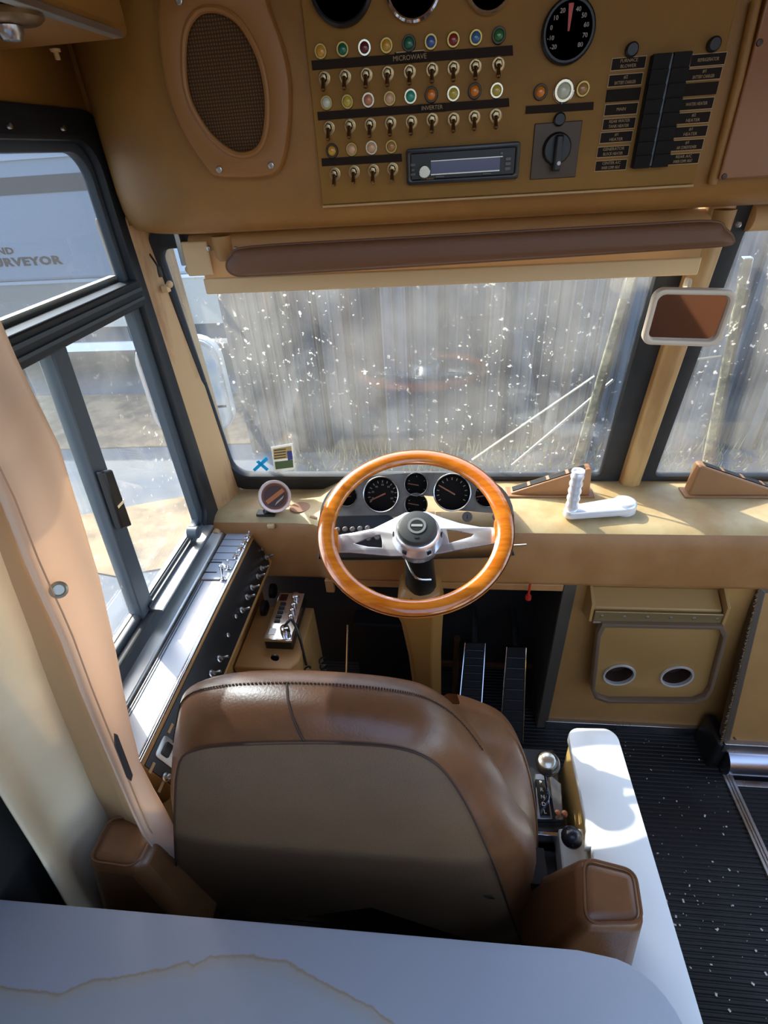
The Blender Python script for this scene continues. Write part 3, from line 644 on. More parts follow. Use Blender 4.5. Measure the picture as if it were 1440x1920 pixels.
_n = SPKCLOTH.node_tree.nodes; _l = SPKCLOTH.node_tree.links; _b = _n['Principled BSDF']; _b.inputs['Roughness'].default_value = 0.9
_t = _n.new('ShaderNodeTexCoord'); _w1 = _n.new('ShaderNodeTexWave'); _w2 = _n.new('ShaderNodeTexWave'); _w1.bands_direction = 'X'; _w2.bands_direction = 'Z'
for _w in (_w1,_w2): _w.inputs['Scale'].default_value = 70; _w.inputs['Distortion'].default_value = 1.0; _l.new(_t.outputs['Object'], _w.inputs[0])
_m = _n.new('ShaderNodeMath'); _m.operation = 'MULTIPLY'; _l.new(_w1.outputs['Fac'], _m.inputs[0]); _l.new(_w2.outputs['Fac'], _m.inputs[1])
_r = _n.new('ShaderNodeValToRGB'); _r.color_ramp.elements[0].color = lin((58,36,12)); _r.color_ramp.elements[1].color = lin((120,82,34)); _l.new(_m.outputs[0], _r.inputs[0]); _l.new(_r.outputs[0], _b.inputs['Base Color'])
plate([li], 0.006, (V((0,SY-0.003,0)),X,Z,-Y)).build('grille', SPKCLOTH, sk)
for q in ((411,318),(508,310),(336,2)):
    p = P(*q,'y',SY-0.016); s_ = MB().lathe(p, -Y, [(0.0052,0),(0.0048,0.0015),(0.0035,0.002),(0.0035,0.0008),(0.0,0.0008)], 16).build('screw', STEEL, sk)

# ------------------------------------------------------------------ overhead locker, top left
lk = thing('overhead_locker', (-0.56,0.6,1.852), 'tan padded overhead locker with metal edge in the upper left corner', 'cabinet')
MB().box(-0.70,-0.455,-0.6,0.985,1.855,2.05).build('body', VINYL, lk, bevel=0.012, seg=3)
MB().box(-0.462,-0.446,-0.6,0.94,1.850,1.858).build('edge_strip', ALU, lk, bevel=0.001)
p = P(14,22,'z',1.852)
MB().lathe(p, -Z, [(0.036,0),(0.036,0.006),(0.030,0.010),(0.0,0.012)], 28).build('lamp_base', mat('lamp_bronze',(120,92,56),0.35,0.6), lk)
MB().lathe(p+V((-0.006,0,-0.012)), -Z, [(0.016,0),(0.015,0.006),(0.010,0.012),(0,0.013)], 20).build('lamp_bulb', STEEL, lk)
p = P(103,92,'z',1.852); MB().lathe(p, -Z, [(0.008,0),(0.007,0.003),(0.004,0.004),(0.004,0.012),(0.0,0.013)], 12).build('hook', BRASSED, lk)

# ------------------------------------------------------------------ sun visor, blind, inside mirror
vz = thing('sun_visor', P(900,480,'y',1.12), 'long brown padded sun visor folded up above the windshield', 'sun visor')
def vloop(yoff, zoff):
    pts = [(425,500),(433,478),(470,466),(700,452),(950,439),(1200,425),(1335,419),(1360,432),(1373,447),(1362,460),(1250,468),(950,487),(700,502),(480,515),(440,515)]
    return pts
va = P(440,490,'y',1.12); vb = P(1368,440,'y',1.12)
vo_ = [(425,500),(434,478),(470,463),(700,449),(950,435),(1200,421),(1335,415),(1360,430),(1374,446),(1362,459),(1250,467),(950,487),(700,503),(480,516),(440,515)]
loop = smoothloop([P(*q,'y',1.095) for q in vo_], 4); cen = sum(loop, V((0,0,0)))/len(loop)
def vrow(s, dy):
    ex = 1.0 - (1-s)*0.10
    return [V((cen.x+(p.x-cen.x)*ex, 1.095+dy, lerp(cen.z + (va.z-vb.z)*0, p.z, 1) if s == 1 else p.z + ((cen.z-p.z) if abs(p.x-cen.x) > 0.0 else 0)*(1-s)*0.9)) for p in loop]
vrows = [vrow(0.3,-0.016), vrow(0.75,-0.013), vrow(0.92,-0.008), vrow(1.0,0.0), vrow(0.92,0.010), vrow(0.6,0.014)]
MB().grid(vrows, True, False, True, True).build('pad', VISORM, vz, smooth=60)
MB().tube(vrow(1.0,-0.001), 0.0025, 6, True).build('piping', VISORM, vz)
for (a,b) in ((419,468),(1352,422)):
    q = P(a,b,'y',1.13); MB().lathe(q-V((0,0,0.02)), Z, [(0.012,0),(0.017,0.006),(0.019,0.045),(0.0,0.046)], 16).build('pivot', TANMETAL, vz); MB().ball(q+V((-0.028,-0.005,0.004)), 0.0055, 8).build('screw', STEEL, vz); MB().ball(q+V((0.028,-0.005,0.0)), 0.0055, 8).build('screw', STEEL, vz)
rb = thing('roller_blind', P(850,520,'y',1.2), 'cream roller blind with flat bottom bar rolled up over the windshield', 'blind')
bl, br = P(385,532,'y',1.20), P(1312,490,'y',1.20)
MB().box(bl.x, br.x, 1.192, 1.206, 1.457, 1.490).build('bottom_bar', CREAM, rb, bevel=0.003)
MB().box(bl.x+0.004, br.x-0.004, 1.196, 1.200, 1.489, 1.545).build('fabric', BLINDM, rb)
MB().tube([(bl.x-0.02,1.225,1.552),(br.x+0.01,1.225,1.552)], 0.022, 16).build('roll', BLINDM, rb)
MB().box(bl.x-0.028,bl.x+0.03,1.185,1.191,1.497,1.565).build('side_flap', CREAM, rb, bevel=0.003)
MB().box(bl.x-0.050,bl.x-0.038,1.21,1.24,1.515,1.585).build('end_bracket', STEEL, rb, bevel=0.002)
MB().ball((bl.x-0.032,1.205,1.508),0.009,10).build('end_pin', CREAM, rb)
MB().tube([(0.60,1.225,1.552),(1.70,1.225,1.552)], 0.024, 16).build('roll', BLINDM, rb)

rm = thing('rearview_mirror', P(1290,640,'y',1.1), 'small inside mirror in rounded cream frame hanging at the centre post', 'mirror')
mc = P(1288,595,'y',1.12); MN2 = V((-0.11,-0.985,-0.03)).normalized(); MU2 = V((0.99,-0.11,-0.03)); MU2 = (MU2 - MN2*MU2.dot(MN2)).normalized(); MV2 = MN2.cross(MU2)
if MV2.z < 0: MV2 = -MV2
FRM = mat('mirror_frame', (222,204,180), 0.35)
plate([rrect(-0.075,0.075,-0.055,0.055,0.020), rrect(-0.064,0.064,-0.043,0.044,0.014)], 0.022, (mc,MU2,MV2,MN2), 0.005).build('frame', FRM, rm)
plate([rrect(-0.072,0.072,-0.052,0.052,0.018)], 0.006, (mc-MN2*0.010,MU2,MV2,MN2)).build('back', FRM, rm)
plate([rrect(-0.066,0.066,-0.046,0.047,0.014)], 0.004, (mc-MN2*0.002,MU2,MV2,MN2)).build('mirror_glass', mat('mirror_silver',(190,180,176),0.03,1.0), rm)
MB().tube([mc-MN2*0.012, mc-MN2*0.05+Z*0.02, V((0.535,1.27,1.46))], 0.008, 8).build('stem', FRM, rm)

# stickers on the glass
stk = thing('windshield_sticker', wsp(532,858,-0.002), 'small white bordered inspection sticker in the windshield corner', 'sticker')
def quad(mb, a, b, c, d, o=-0.003, t=0.0008): return mb.prism([wsp(*q, o) for q in (a,b,c,d)], -WN*t)
quad(MB(),(508,838),(549,831),(553,880),(515,886)).build('backing', mat('sticker_white',(232,232,226),0.5,trans=0.3), stk)
quad(MB(),(512,842),(546,836),(548,858),(514,862),-0.0042).build('field', mat('sticker_gold',(206,182,120),0.5,trans=0.3), stk)
quad(MB(),(538,846),(547,845),(549,861),(540,863),-0.0052).build('field', mat('sticker_blue',(58,78,160),0.5,trans=0.3), stk)
quad(MB(),(515,866),(549,862),(550,876),(517,880),-0.0042).build('field', mat('sticker_green',(92,120,84),0.5,trans=0.3), stk)
for k in range(4): quad(MB(),(514,844+k*5),(536,841+k*5),(536,842.6+k*5),(514,845.6+k*5),-0.0052).build('print_line', bpy.data.materials['trailer_letters'], stk)
tx = thing('tape_cross', wsp(488,872,-0.002), 'bright blue tape cross stuck inside the lower windshield', 'tape')
TC = mat('blue_tape', (30,170,214), 0.4, trans=0.4)
quad(MB(),(474,880),(499,856),(503,862),(478,884)).build('strip', TC, tx); quad(MB(),(480,866),(485,863),(504,879),(500,883),-0.004).build('strip', TC, tx)
# ------------------------------------------------------------------ instrument cluster
CB0 = V((0,1.035,0.824)); CT0 = V((0,1.165,1.008)); CVv = (CT0-CB0).normalized(); CN = X.cross(CVv)
def cuv(px, py):
    p = PL(px, py, CB0, CN); return (p.x, (p-CB0).dot(CVv))
def cpt(px, py, off=0.0):
    return PL(px, py, CB0, CN) + CN*off
CFR = (CB0, X, CVv, CN)
CLM = mat('cluster_grey', (104,100,92), 0.45, bump=0.15, bscale=500, rgb2=(84,78,70), vscale=12)
ic = thing('instrument_cluster', (0,1.1,0.82), 'grey instrument cluster with round gauges behind the steering wheel', 'instrument panel')
co = [(598,975),(608,935),(632,910),(690,893),(780,886),(860,888),(918,900),(950,925),(964,965),(962,1030),(950,1044),(780,1050),(612,1050),(598,1038)]
col_ = [cuv(*q) for q in co]; cl = [(p.x,p.y) for p in smoothloop([(a,b,0) for a,b in col_],3)]
GA = [((650,930),0.0265,'small'),((714,927),0.0455,'speed'),((780,908),0.0295,'fuel'),((848,923),0.0470,'tach'),((913,928),0.0300,'small'),((780,946),0.0290,'fuel')]
holes = []
for q, r, k in GA:
    a, b = cuv(*q); holes.append(circ(a, b, r))
plate([cl]+holes, 0.006, (CB0-CN*0.003,X,CVv,CN), 0.001).build('faceplate', CLM, ic)
side = [CB0+X*a+CVv*b for a,b in cl]
mbh = MB().grid([[p - CN*0.004 for p in side], [p - CN*0.075 for p in side]], True).build('housing', CLM, ic)
DIAL = mat('dial_black', (34,28,24), 0.75, spec=0.2); TICK = mat('dial_tick', (196,182,156), 0.6); NEED = mat('needle_orange', (196,112,52), 0.4); POD = mat('gauge_pod', (26,24,22), 0.8, spec=0.2)
for q, r, k in GA:
    c = cpt(*q)
    g = MB().lathe(c, CN, [(r,0.001),(r*0.97,-0.045),(0,-0.046)], 32, ring=True).build('gauge', POD, ic)
    MB().lathe(c, CN, [(r*1.0,-0.002),(r*1.06,0.0005),(r*1.03,0.0025),(r*0.985,0.001)], 32, ring=True).build('gauge_rim', STEEL, g)
    MB().lathe(c - CN*0.040, CN, [(r*0.94,-0.004),(r*0.94,0.0),(0,0.0005)], 28).build('dial', DIAL, g)
    tk = MB(); n = 13 if k in ('speed','tach') else 5
    for i in range(n):
        a = math.radians(-120 + 240*i/(n-1)); d = X*math.sin(a) + CVv*math.cos(a)
        tk.obox(c - CN*0.0385 + d*r*0.80, d, CN.cross(d), CN, r*0.07, r*0.022, 0.0004)
    tk.build('tick_marks', TICK, g)
    a = math.radians({'speed':-115,'tach':-60,'fuel':-80,'small':-100}[k]); d = X*math.sin(a) + CVv*math.cos(a)
    MB().obox(c - CN*0.036 + d*r*0.3, d, CN.cross(d), CN, r*0.5, r*0.04, 0.0006).build('needle', NEED, g)
    if k == 'speed':
        for i in range(7):
            a = math.radians(-110 + 220*i/6); d = X*math.sin(a) + CVv*math.cos(a)
            lettering(str(20+i*10), 0.0075, (c - CN*0.0385 + d*r*0.60, X, CVv, CN), ext=0.0002).build('numeral', TICK, g)
bp = [cuv(*q) for q in ((604,968),(728,966),(742,973),(738,1044),(606,1046))]
sw = plate([bp], 0.004, (CB0+CN*0.002,X,CVv,CN), 0.001).build('switch_insert', BLACK, ic)
KN = mat('knob_grey', (150,140,132), 0.3, 0.4)
for q in ((634,993),(648,992),(662,992),(676,991),(690,990),(692,1009),(708,1007),(722,1006)):
    MB().lathe(cpt(*q), CN, [(0.0072,0.003),(0.0068,0.012),(0.005,0.014),(0,0.014)], 14).build('pull_knob', KN, sw)
for q, r in (((876,969),0.0135),((930,969),0.010)):
    k_ = MB().lathe(cpt(*q), CN, [(r,0),(r,0.003),(r*0.8,0.004),(r*0.8,0.002),(0,0.002)], 22).build('key_switch', CLM, ic); MB().obox(cpt(*q)+CN*0.003, CVv, X, CN, r*0.4, 0.001, 0.0008).build('slot', BLACKM, k_)
q = cpt(822,968); MB().obox(q+CN*0.008, X, CVv, CN, 0.009, 0.013, 0.010).build('turn_lever', CREAM, ic, bevel=0.002)
MB().tube([cpt(596,972)+CN*0.01, cpt(584,968)+CN*0.02], 0.004, 8).build('turn_stalk', CREAM, ic)
MB().tube([cpt(962,1022)+CN*0.01, cpt(985,1020)+CN*0.02], 0.0025, 8).build('pull_rod', STEEL, ic)

# ------------------------------------------------------------------ steering wheel
WT = math.radians(21); WC = V((-0.058,0.950,0.994)); SV = V((0,math.cos(WT),math.sin(WT))); SN = V((0,-math.sin(WT),math.cos(WT)))
sw_ = thing('steering_wheel', WC, 'large varnished wooden steering wheel with two polished metal spokes', 'steering wheel')
RM, RW, RH = 0.2035, 0.0205, 0.0135
rows = []
for i in range(96):
    a = 2*math.pi*i/96; d = X*math.cos(a) + SV*math.sin(a)
    rows.append([WC + d*(RM + RW*math.cos(t)) + SN*RH*math.sin(t) for t in [2*math.pi*k/18 for k in range(18)]])
MB().grid(rows, True, True).build('rim', WOOD, sw_, smooth=80)
grv = []
for i in range(96):
    a = 2*math.pi*i/96; d = X*math.cos(a) + SV*math.sin(a); t = math.radians(22)
    grv.append(WC + d*(RM + RW*math.cos(t)*1.0) + SN*RH*math.sin(t))
MB().tube(grv, 0.0013, 6, True).build('inlay_line', mat('dark_inlay',(74,38,14),0.4), sw_)
S0 = WC - SN*0.016
def suv(px, py):
    p = PL(px, py, S0, SN); d = p - S0; return (d.dot(X), d.dot(SV))
out = [(632,1004),(660,1000),(700,992),(735,975),(760,962),(800,960),(830,972),(862,982),(900,989),(928,990),(928,1019),(900,1024),(860,1031),(825,1038),(780,1042),(735,1043),(690,1039),(655,1036),(632,1036)]
cu1 = [(664,1020),(690,1009),(713,1003),(716,1014),(717,1028),(690,1026)]; cu2 = [(838,994),(862,997),(888,1002),(884,1007),(860,1014),(842,1019)]
plate([[suv(*q) for q in out],[suv(*q) for q in cu1],[suv(*q) for q in cu2]], 0.006, (S0,X,SV,SN), 0.0015).build('spokes', POLISH, sw_)
for s, pts in ((-1, [(600,990),(628,996),(636,1003),(637,1040),(628,1046),(612,1058),(604,1040)]), (1, [(956,972),(932,978),(925,986),(925,1022),(934,1027),(952,1040),(962,1010)])):
    pl = [suv(*q) for q in pts]
    plate([[(p.x,p.y) for p in smoothloop([(a,b,0) for a,b in pl],3)]], 0.020, (S0+SN*0.011,X,SV,SN), 0.006).build('rim_lug', WOOD, sw_)
HC = PL(783,1008,S0,SN); HN = (SN*0.97 + V((0,-0.10,0))).normalized()
hub = MB().lathe(HC, SN, [(0.054,-0.012),(0.058,0.0),(0.057,0.006),(0.052,0.020),(0.050,0.030),(0.046,0.034),(0.0,0.034)], 36).build('hub', POLISH, sw_)
for k in range(6):
    a = math.radians(-90+60*k+30); d = X*math.cos(a)+SV*math.sin(a); MB().obox(HC+d*0.0545+SN*0.012, SN, SN.cross(d), d, 0.006,0.005,0.0015).build('hub_slot', BLACK, hub)
HB = MB().lathe(HC+SN*0.034, SN, [(0.0435,0),(0.0435,0.010),(0.041,0.014),(0.036,0.0155),(0.0,0.0165)], 40).build('horn_button', mat('horn_black',(52,54,54),0.45), sw_)
hc = HC+SN*0.051
MB().lathe(hc, SN, [(0.0205,0),(0.0205,0.001),(0.0150,0.001),(0.0150,0)], 32, ring=True).build('emblem_ring', mat('emblem_grey',(118,120,120),0.4), HB)
MB().lathe(hc, SN, [(0.0140,0),(0.0140,0.0008),(0,0.0008)], 28).build('emblem_disc', BLACK, HB)
MB().obox(hc+SN*0.0012, X, SV, SN, 0.0125,0.0030,0.0006).build('emblem_bar', mat('emblem_bar',(150,152,150),0.4), HB)
MB().obox(hc-SV*0.029, X, SV, SN, 0.0045,0.0025,0.0006).build('emblem_mark', BLACKM, HB)

st_ = thing('steering_column', (-0.05,1.04,0.0), 'tan steering pedestal with black column rising from the footwell', 'steering column')
cE = V((-0.050,1.035,0.735))
MB().lathe(HC-SN*0.012, (cE-HC).normalized(), [(0.052,0),(0.050,0.018),(0.040,0.022)], 30).build('collar', POLISH, st_)
MB().tube([HC-SN*0.014, HC.lerp(cE,0.35), HC.lerp(cE,0.7), cE], [0.036,0.035,0.038,0.042], 18).build('column_tube', BLACK, st_)
MB().tube(smoothloop([HC+V((-0.03,0.0,-0.06)),HC+V((-0.005,-0.035,-0.09)),HC+V((0.03,-0.02,-0.11))],5,False), 0.003, 6).build('wire', STEEL, st_)
rr = [(0.745,-0.095,-0.020,1.00,1.08),(0.725,-0.110,0.002,0.985,1.09),(0.66,-0.118,0.012,0.985,1.09),(0.61,-0.106,0.010,0.995,1.09),(0.45,-0.090,0.006,1.01,1.09),(0.22,-0.078,0.008,1.02,1.09),(0.0,-0.078,0.008,1.02,1.09)]
MB().grid([[V(p) for p in ((a+0.012,c,z),(b-0.028,c,z),(b,c+0.028,z),(b,d,z),(a,d,z),(a,c+0.012,z))] for z,a,b,c,d in rr], True, False, True, True).build('pedestal', mat('pedestal_tan',(146,102,48),0.45), st_, bevel=0.004)
for px in (771,800): MB().lathe(P(px,1124,'y',0.984), -Y, [(0.004,0),(0.004,0.002),(0,0.003)], 10).build('screw', STEEL, st_)
MB().lathe(P(693,1112,'y',1.10), -Y, [(0.020,0),(0.020,0.008),(0.014,0.010),(0,0.010)], 20).build('knob', mat('knob_brown',(110,84,58),0.4), st_)
MB().lathe(P(991,1116,'y',1.06), -Z, [(0.003,-0.04),(0.003,0),(0.008,0.002),(0.008,0.014),(0,0.016)], 12).build('red_knob', mat('red_plastic',(170,40,26),0.3), st_)

# ------------------------------------------------------------------ round gauge on the dash
vg = thing('dash_gauge', P(510,965,'z',0.848), 'tan round gauge with chrome rim standing on the left dash end', 'gauge')
gN = V((0.46,-0.68,0.57)).normalized(); gc = P(515,931,'y',1.19)
MB().lathe(gc, gN, [(0.030,-0.062),(0.040,-0.055),(0.0435,-0.02),(0.0445,0.0),(0.0,0.001)], 32).build('case', CREAM, vg)
MB().lathe(gc, gN, [(0.0455,-0.006),(0.047,0.002),(0.0455,0.008),(0.039,0.008),(0.037,0.003)], 36, ring=True).build('bezel', mat('gauge_bezel',(232,206,190),0.2,0.5), vg)
gx = X.cross(gN).normalized(); gu = (X - gN*X.dot(gN)).normalized(); gv = gN.cross(gu)
MB().lathe(gc+gN*0.003, gN, [(0.038,0),(0.0,0.0005)], 32).build('dial', mat('dial_rust',(120,72,44),0.3), vg)
plate([circ(0,0,0.031,24)], 0.0006, (gc+gN*0.0042,gu,gv,gN)).build('dial_face', mat('dial_dark',(70,48,40),0.3), vg)
d1 = (gu*0.75+gv*0.65).normalized()
MB().obox(gc+gN*0.006, d1, gN.cross(d1), gN, 0.030,0.006,0.0006).build('needle', mat('needle_brown',(176,104,52),0.4), vg)
for k in range(7):
    MB().obox(gc+gN*0.005+gu*(0.004+k*0.003)-gv*(0.020-k*0.003), gv*0.9+gu*0.4, gu, gN, 0.006,0.0006,0.0005).build('tick_mark', TICK, vg)
MB().tube([gc-gN*0.045, P(500,962,'z',0.850)], 0.012, 10).build('foot', BLACK, vg)
MB().obox(P(500,962,'z',0.852), X, Y, Z, 0.028,0.014,0.004).build('foot_plate', BLACK, vg, bevel=0.002)

# ------------------------------------------------------------------ defroster vents and crank
VT = mat('vent_brown', (150,106,68), 0.45)
def vent(name_label, tall, low, top, dirx):
    a = P(*tall,'z',0.886); b = P(*low,'z',0.886); b.y = a.y
    t = P(*top,'y',a.y)
    v = thing('defroster_vent', (a+b)/2, name_label, 'vent')
    d = 0.034; h1 = t.z - 0.886; sx = 1 if b.x > a.x else -1
    pts = [a, b, b+Z*0.008, V((a.x+sx*0.016,a.y,0.886+h1)), V((a.x+sx*0.006,a.y,0.886+h1*0.98))]
    MB().prism(pts, (0,d,0)).build('hood', VT, v, bevel=0.004, seg=3)
    MB().prism([a+V((-sx*0.012,-0.010,0)), b+V((sx*0.012,-0.010,0)), b+V((sx*0.012,d+0.006,0)), a+V((-sx*0.012,d+0.006,0))], (0,0,0.005)).build('flange', VT, v, bevel=0.002)
    sl = (pts[2]-pts[3]).normalized(); L_ = (pts[2]-pts[3]).length
    up = V((-sl.z*sx,0,sl.x*sx))
    up = up if up.z > 0 else -up
    MB().obox((pts[2]+pts[3])/2+V((0,d*0.5,0))+up*0.0012, sl, Y, up, L_*0.47, d*0.30, 0.001).build('slot', BLACKM, v)
    for f in (0.25,0.5,0.75): MB().obox(pts[3].lerp(pts[2],f)+V((0,d*0.5,0))+up*0.0022, sl, Y, up, 0.004, d*0.30, 0.001).build('slot_rib', VT, v)
vent('brown wedge shaped defroster vent behind the silver crank', (1105,930), (958,932), (1106,880), -1)
vent('brown wedge shaped defroster vent right of the centre post', (1290,930), (1470,932), (1303,875), 1)

ck = thing('crank_handle', P(1120,965,'z',0.886), 'silver crank handle with ribbed grip lying on the dash', 'crank handle')
CK = mat('satin_silver', (232,232,236), 0.28, 0.35)
A_ = P(1070,962,'z',0.900); B_ = P(1170,950,'z',0.900); ax_ = (B_-A_); ax_.z = 0; Lk = ax_.length; ax_.normalize(); ay_ = Z.cross(ax_)
arm = []
for k in range(13): a = math.radians(90+180*k/12); arm.append((0.0185*math.cos(a), 0.0185*math.sin(a)))
for k in range(13): a = math.radians(-90+180*k/12); arm.append((Lk+0.030*math.cos(a), 0.030*math.sin(a)))
base_ = V((A_.x,A_.y,0.886))
plate([arm], 0.024, (base_+Z*0.016,ax_,ay_,Z), 0.006).build('arm', CK, ck)
MB().lathe(base_+ax_*Lk, Z, [(0.027,0),(0.027,0.004),(0.030,0.004),(0.030,0.026),(0.026,0.033),(0.018,0.036),(0,0.036)], 28).build('pivot_cap', CK, ck)
ktop = P(1070,882,'y',base_.y).z
pr_ = [(0.016,0.026)]; hh = ktop-0.886; n = 5
for k in range(n):
    z0 = 0.030+(hh-0.036)*k/n; z1 = 0.030+(hh-0.036)*(k+1)/n
    pr_ += [(0.0135,z0),(0.0165,z0+(z1-z0)*0.4),(0.0165,z0+(z1-z0)*0.6),(0.0135,z1)]
pr_ += [(0.0165,hh-0.004),(0.0155,hh),(0.012,hh),(0.011,hh-0.004),(0,hh-0.004)]
MB().lathe(base_, Z, pr_, 24).build('grip', CK, ck)

# ------------------------------------------------------------------ cup holder flap
ct = thing('cup_holder', (0.6,1.10,0.3), 'fold down tan cup holder flap with two round holes on the kick panel', 'cup holder')
TRM = mat('tray_tan', (156,118,66), 0.42); DE = mat('tray_edge', (120,98,78), 0.35, 0.3)
MB().prism([(0.418,1.112,0.672),(0.755,1.112,0.672),(0.755,1.060,0.640),(0.418,1.060,0.640)], (0,0,-0.045)).build('shelf', TRM, ct, bevel=0.003)
for x in (0.412,0.758): MB().prism([(x,1.112,0.70),(x,1.050,0.66),(x,1.045,0.60),(x,1.112,0.57)], (0.008,0,0)).build('end_bracket', TRM, ct, bevel=0.001)
hg = MB().box(0.425,0.758,1.050,1.058,0.596,0.634).build('hinge', mat('hinge_bronze',(150,124,84),0.35,0.6), ct, bevel=0.002)
MB().tube([(0.425,1.050,0.594),(0.758,1.050,0.594)], 0.005, 10).build('hinge_pin', DE, hg)
for k in range(6): MB().lathe((0.445+k*0.060,1.050,0.617), -Y, [(0.0045,0),(0.004,0.002),(0,0.003)], 10).build('screw', STEEL, hg)
FY = 1.058
def fz_(px,py): p = P(px,py,'y',FY); return (p.x,p.z)
fo = [fz_(*q) for q in ((1126,1163),(1350,1168),(1358,1182))] 
ol = [fz_(*q) for q in ((1126,1160),(1351,1164),(1359,1180),(1332,1283),(1322,1300),(1300,1309),(1135,1308),(1112,1300),(1106,1284),(1117,1178))]
cx_ = sum(a for a,b in ol)/len(ol); cz_ = sum(b for a,b in ol)/len(ol)
il = [(cx_+(a-cx_)*0.94, cz_+(b-cz_)*0.93) for a,b in ol]
hs = [fz_(1160,1263), fz_(1268,1266)]
fl_ = plate([ol]+[circ(a,b,0.042,32) for a,b in hs], 0.006, (V((0,FY,0)),X,Z,-Y), 0.001).build('flap', TRM, ct)
plate([ol, il], 0.026, (V((0,FY-0.008,0)),X,Z,-Y), 0.002).build('flap_rim', DE, ct)
CUPD = mat('cup_dark', (62,42,32), 0.4)
for a,b in hs:
    r_ = MB().lathe((a,FY-0.002,b), -Y, [(0.042,-0.004),(0.0475,0.002),(0.046,0.007),(0.041,0.006),(0.041,-0.004)], 36, ring=True).build('cup_ring', mat('cup_ring',(206,198,186),0.3,0.4) if 'cup_ring' not in bpy.data.materials else bpy.data.materials['cup_ring'], ct)
    MB().lathe((a,FY,b), Y, [(0.0415,0),(0.040,0.040),(0,0.041)], 32, ring=True).build('cup_well', CUPD, ct)

# ------------------------------------------------------------------ left side console
sc = thing('side_console', (-0.60,0.8,0.0), 'long aluminium topped switch console under the driver side window', 'console')
y0, y1 = 0.47, 1.20
MB().prism([(-0.672,y0,0.795),(-0.546,y0,0.795),(-0.502,y0,0.705),(-0.506,y0,0.692),(-0.556,y0,0.64),(-0.570,y0,0.0),(-0.672,y0,0.0)], (0,1.155-y0,0)).build('body', TANMETAL, sc, bevel=0.003)
MB().box(-0.66,-0.548,1.15,y1,0.765,0.795).build('body_end', TANMETAL, sc, bevel=0.003)
MB().prism([(-0.666,y0,0.795),(-0.629,y0,0.795),(-0.631,y0,0.808),(-0.666,y0,0.816)], (0,1.16-y0,0)).build('aluminium_rail', ALU, sc, bevel=0.003)
MB().tube([(-0.655,1.15,0.806),(-0.655,1.20,0.806)], 0.013, 12).build('rail_end', CREAM, sc)
LID = mat('lid_laminate', (176,184,194), 0.28, spec=0.5)
MB().box(-0.626,-0.555,y0,0.958,0.796,0.802).build('lid', LID, sc, bevel=0.0015)
MB().box(-0.6225,-0.6205,y0,0.955,0.8025,0.8045).box(-0.616,-0.6145,y0,0.955,0.8025,0.804).build('lid_groove', FRAMEG, sc)
fpn = MB().box(-0.626,-0.555,0.966,1.184,0.796,0.801).build('lever_plate', LID, sc, bevel=0.0015)
for k in range(4): MB().box(-0.636,-0.561,1.043+k*0.030,1.045+k*0.030,0.801,0.8016).build('plate_line', FRAMEG, fpn)
MB().box(-0.636,-0.593,0.990,0.994,0.801,0.8016).box(-0.636,-0.593,1.031,1.035,0.801,0.8016).build('plate_print', BLACK, fpn)
MB().tube([(-0.550,y0,0.800),(-0.550,1.184,0.800)], 0.0048, 10).build('edge_bead', CHROME, sc)
def tog_z(px, py, h, r, parent, ballr=0.0):
    p = P(px,py,'z',0.801); b = MB().lathe(p, Z, [(0.009,0),(0.009,0.004),(0.006,0.006),(0.005,0.012),(0,0.012)], 14).build('toggle_switch', CHROME, parent)
    q = p + V((0.004,0.004,h)); mb = MB().tube([p+Z*0.008, p.lerp(q,0.9), q], [r*0.6,r,r*1.1], 10)
    if ballr: mb.ball(q, ballr, 10)
    mb.build('lever', CHROME, b); return b
tog_z(418,1088,0.044,0.0048,fpn,0.006); tog_z(428,1068,0.028,0.0024,fpn,0.004)
for q in ((443,1046),(452,1031),(459,1020),(466,1008)): tog_z(*q,0.018,0.002,fpn,0.003)
# sloping black face with toggles
f0 = V((-0.546,0,0.795)); f1 = V((-0.502,0,0.705)); fv = (f1-f0).normalized(); fN = V((-fv.z,0,fv.x)); fN = fN if fN.x > 0 else -fN
fcs = plate([[(y0,0.006),(1.15,0.006),(1.15,0.055),(1.135,0.093),(y0,0.093)]], 0.003, (f0+fN*0.001,Y,fv,fN), 0.0005).build('switch_face', BLACK, sc)
tN = shr(MB().lathe((0,0,0), X, [(0.009,0),(0.009,0.003),(0.0063,0.004),(0.0053,0.010),(0,0.010)], 12), 'toggle_switch', STEEL)
tL = shr(MB().tube([V((0.004,0,0)),V((0.023,0,-0.001)),V((0.028,0,-0.0015))],[0.0021,0.0036,0.0032],8), 'lever', STEEL)
rotf = (0, math.atan2(-fN.z, fN.x), 0)
for q in ((497,1046),(488,1067),(481,1082),(470,1103),(461,1121),(451,1145),(409,1236),(394,1264),(308,1458)):
    p = PL(*q, f0, fN) + fN*0.003
    o = inst(tN, 'toggle_switch', fcs, p, rotf); l_ = inst(tL, 'lever', o, p); l_.location = (0,0,0)
for q in ((489,1030),(503,1028),(440,1157),(425,1192)):
    p = PL(*q, f0, fN) + fN*0.003; MB().lathe(p, fN, [(0.006,0),(0.006,0.003),(0.004,0.004),(0,0.004)], 10).build('round_nut', STEEL, fcs)
for q in ((300,1476),(318,1366),(330,1360),(283,1440)):
    p = PL(*q, f0, fN) + fN*0.003; MB().obox(p, Y, fv, fN, 0.010,0.003,0.0004).build('print_mark', LABTXT, fcs)
p = PL(316,1412,f0,fN)+fN*0.003
pk = plate([rrect(-0.022,0.022,-0.030,0.030,0.008)], 0.004, (p,Y,fv,fN), 0.001).build('key_plate', ALU, fcs)
plate([rrect(-0.013,0.013,-0.020,0.000,0.004)], 0.004, (p+fN*0.003,Y,fv,fN), 0.001).build('key_pad', BLACK, pk)
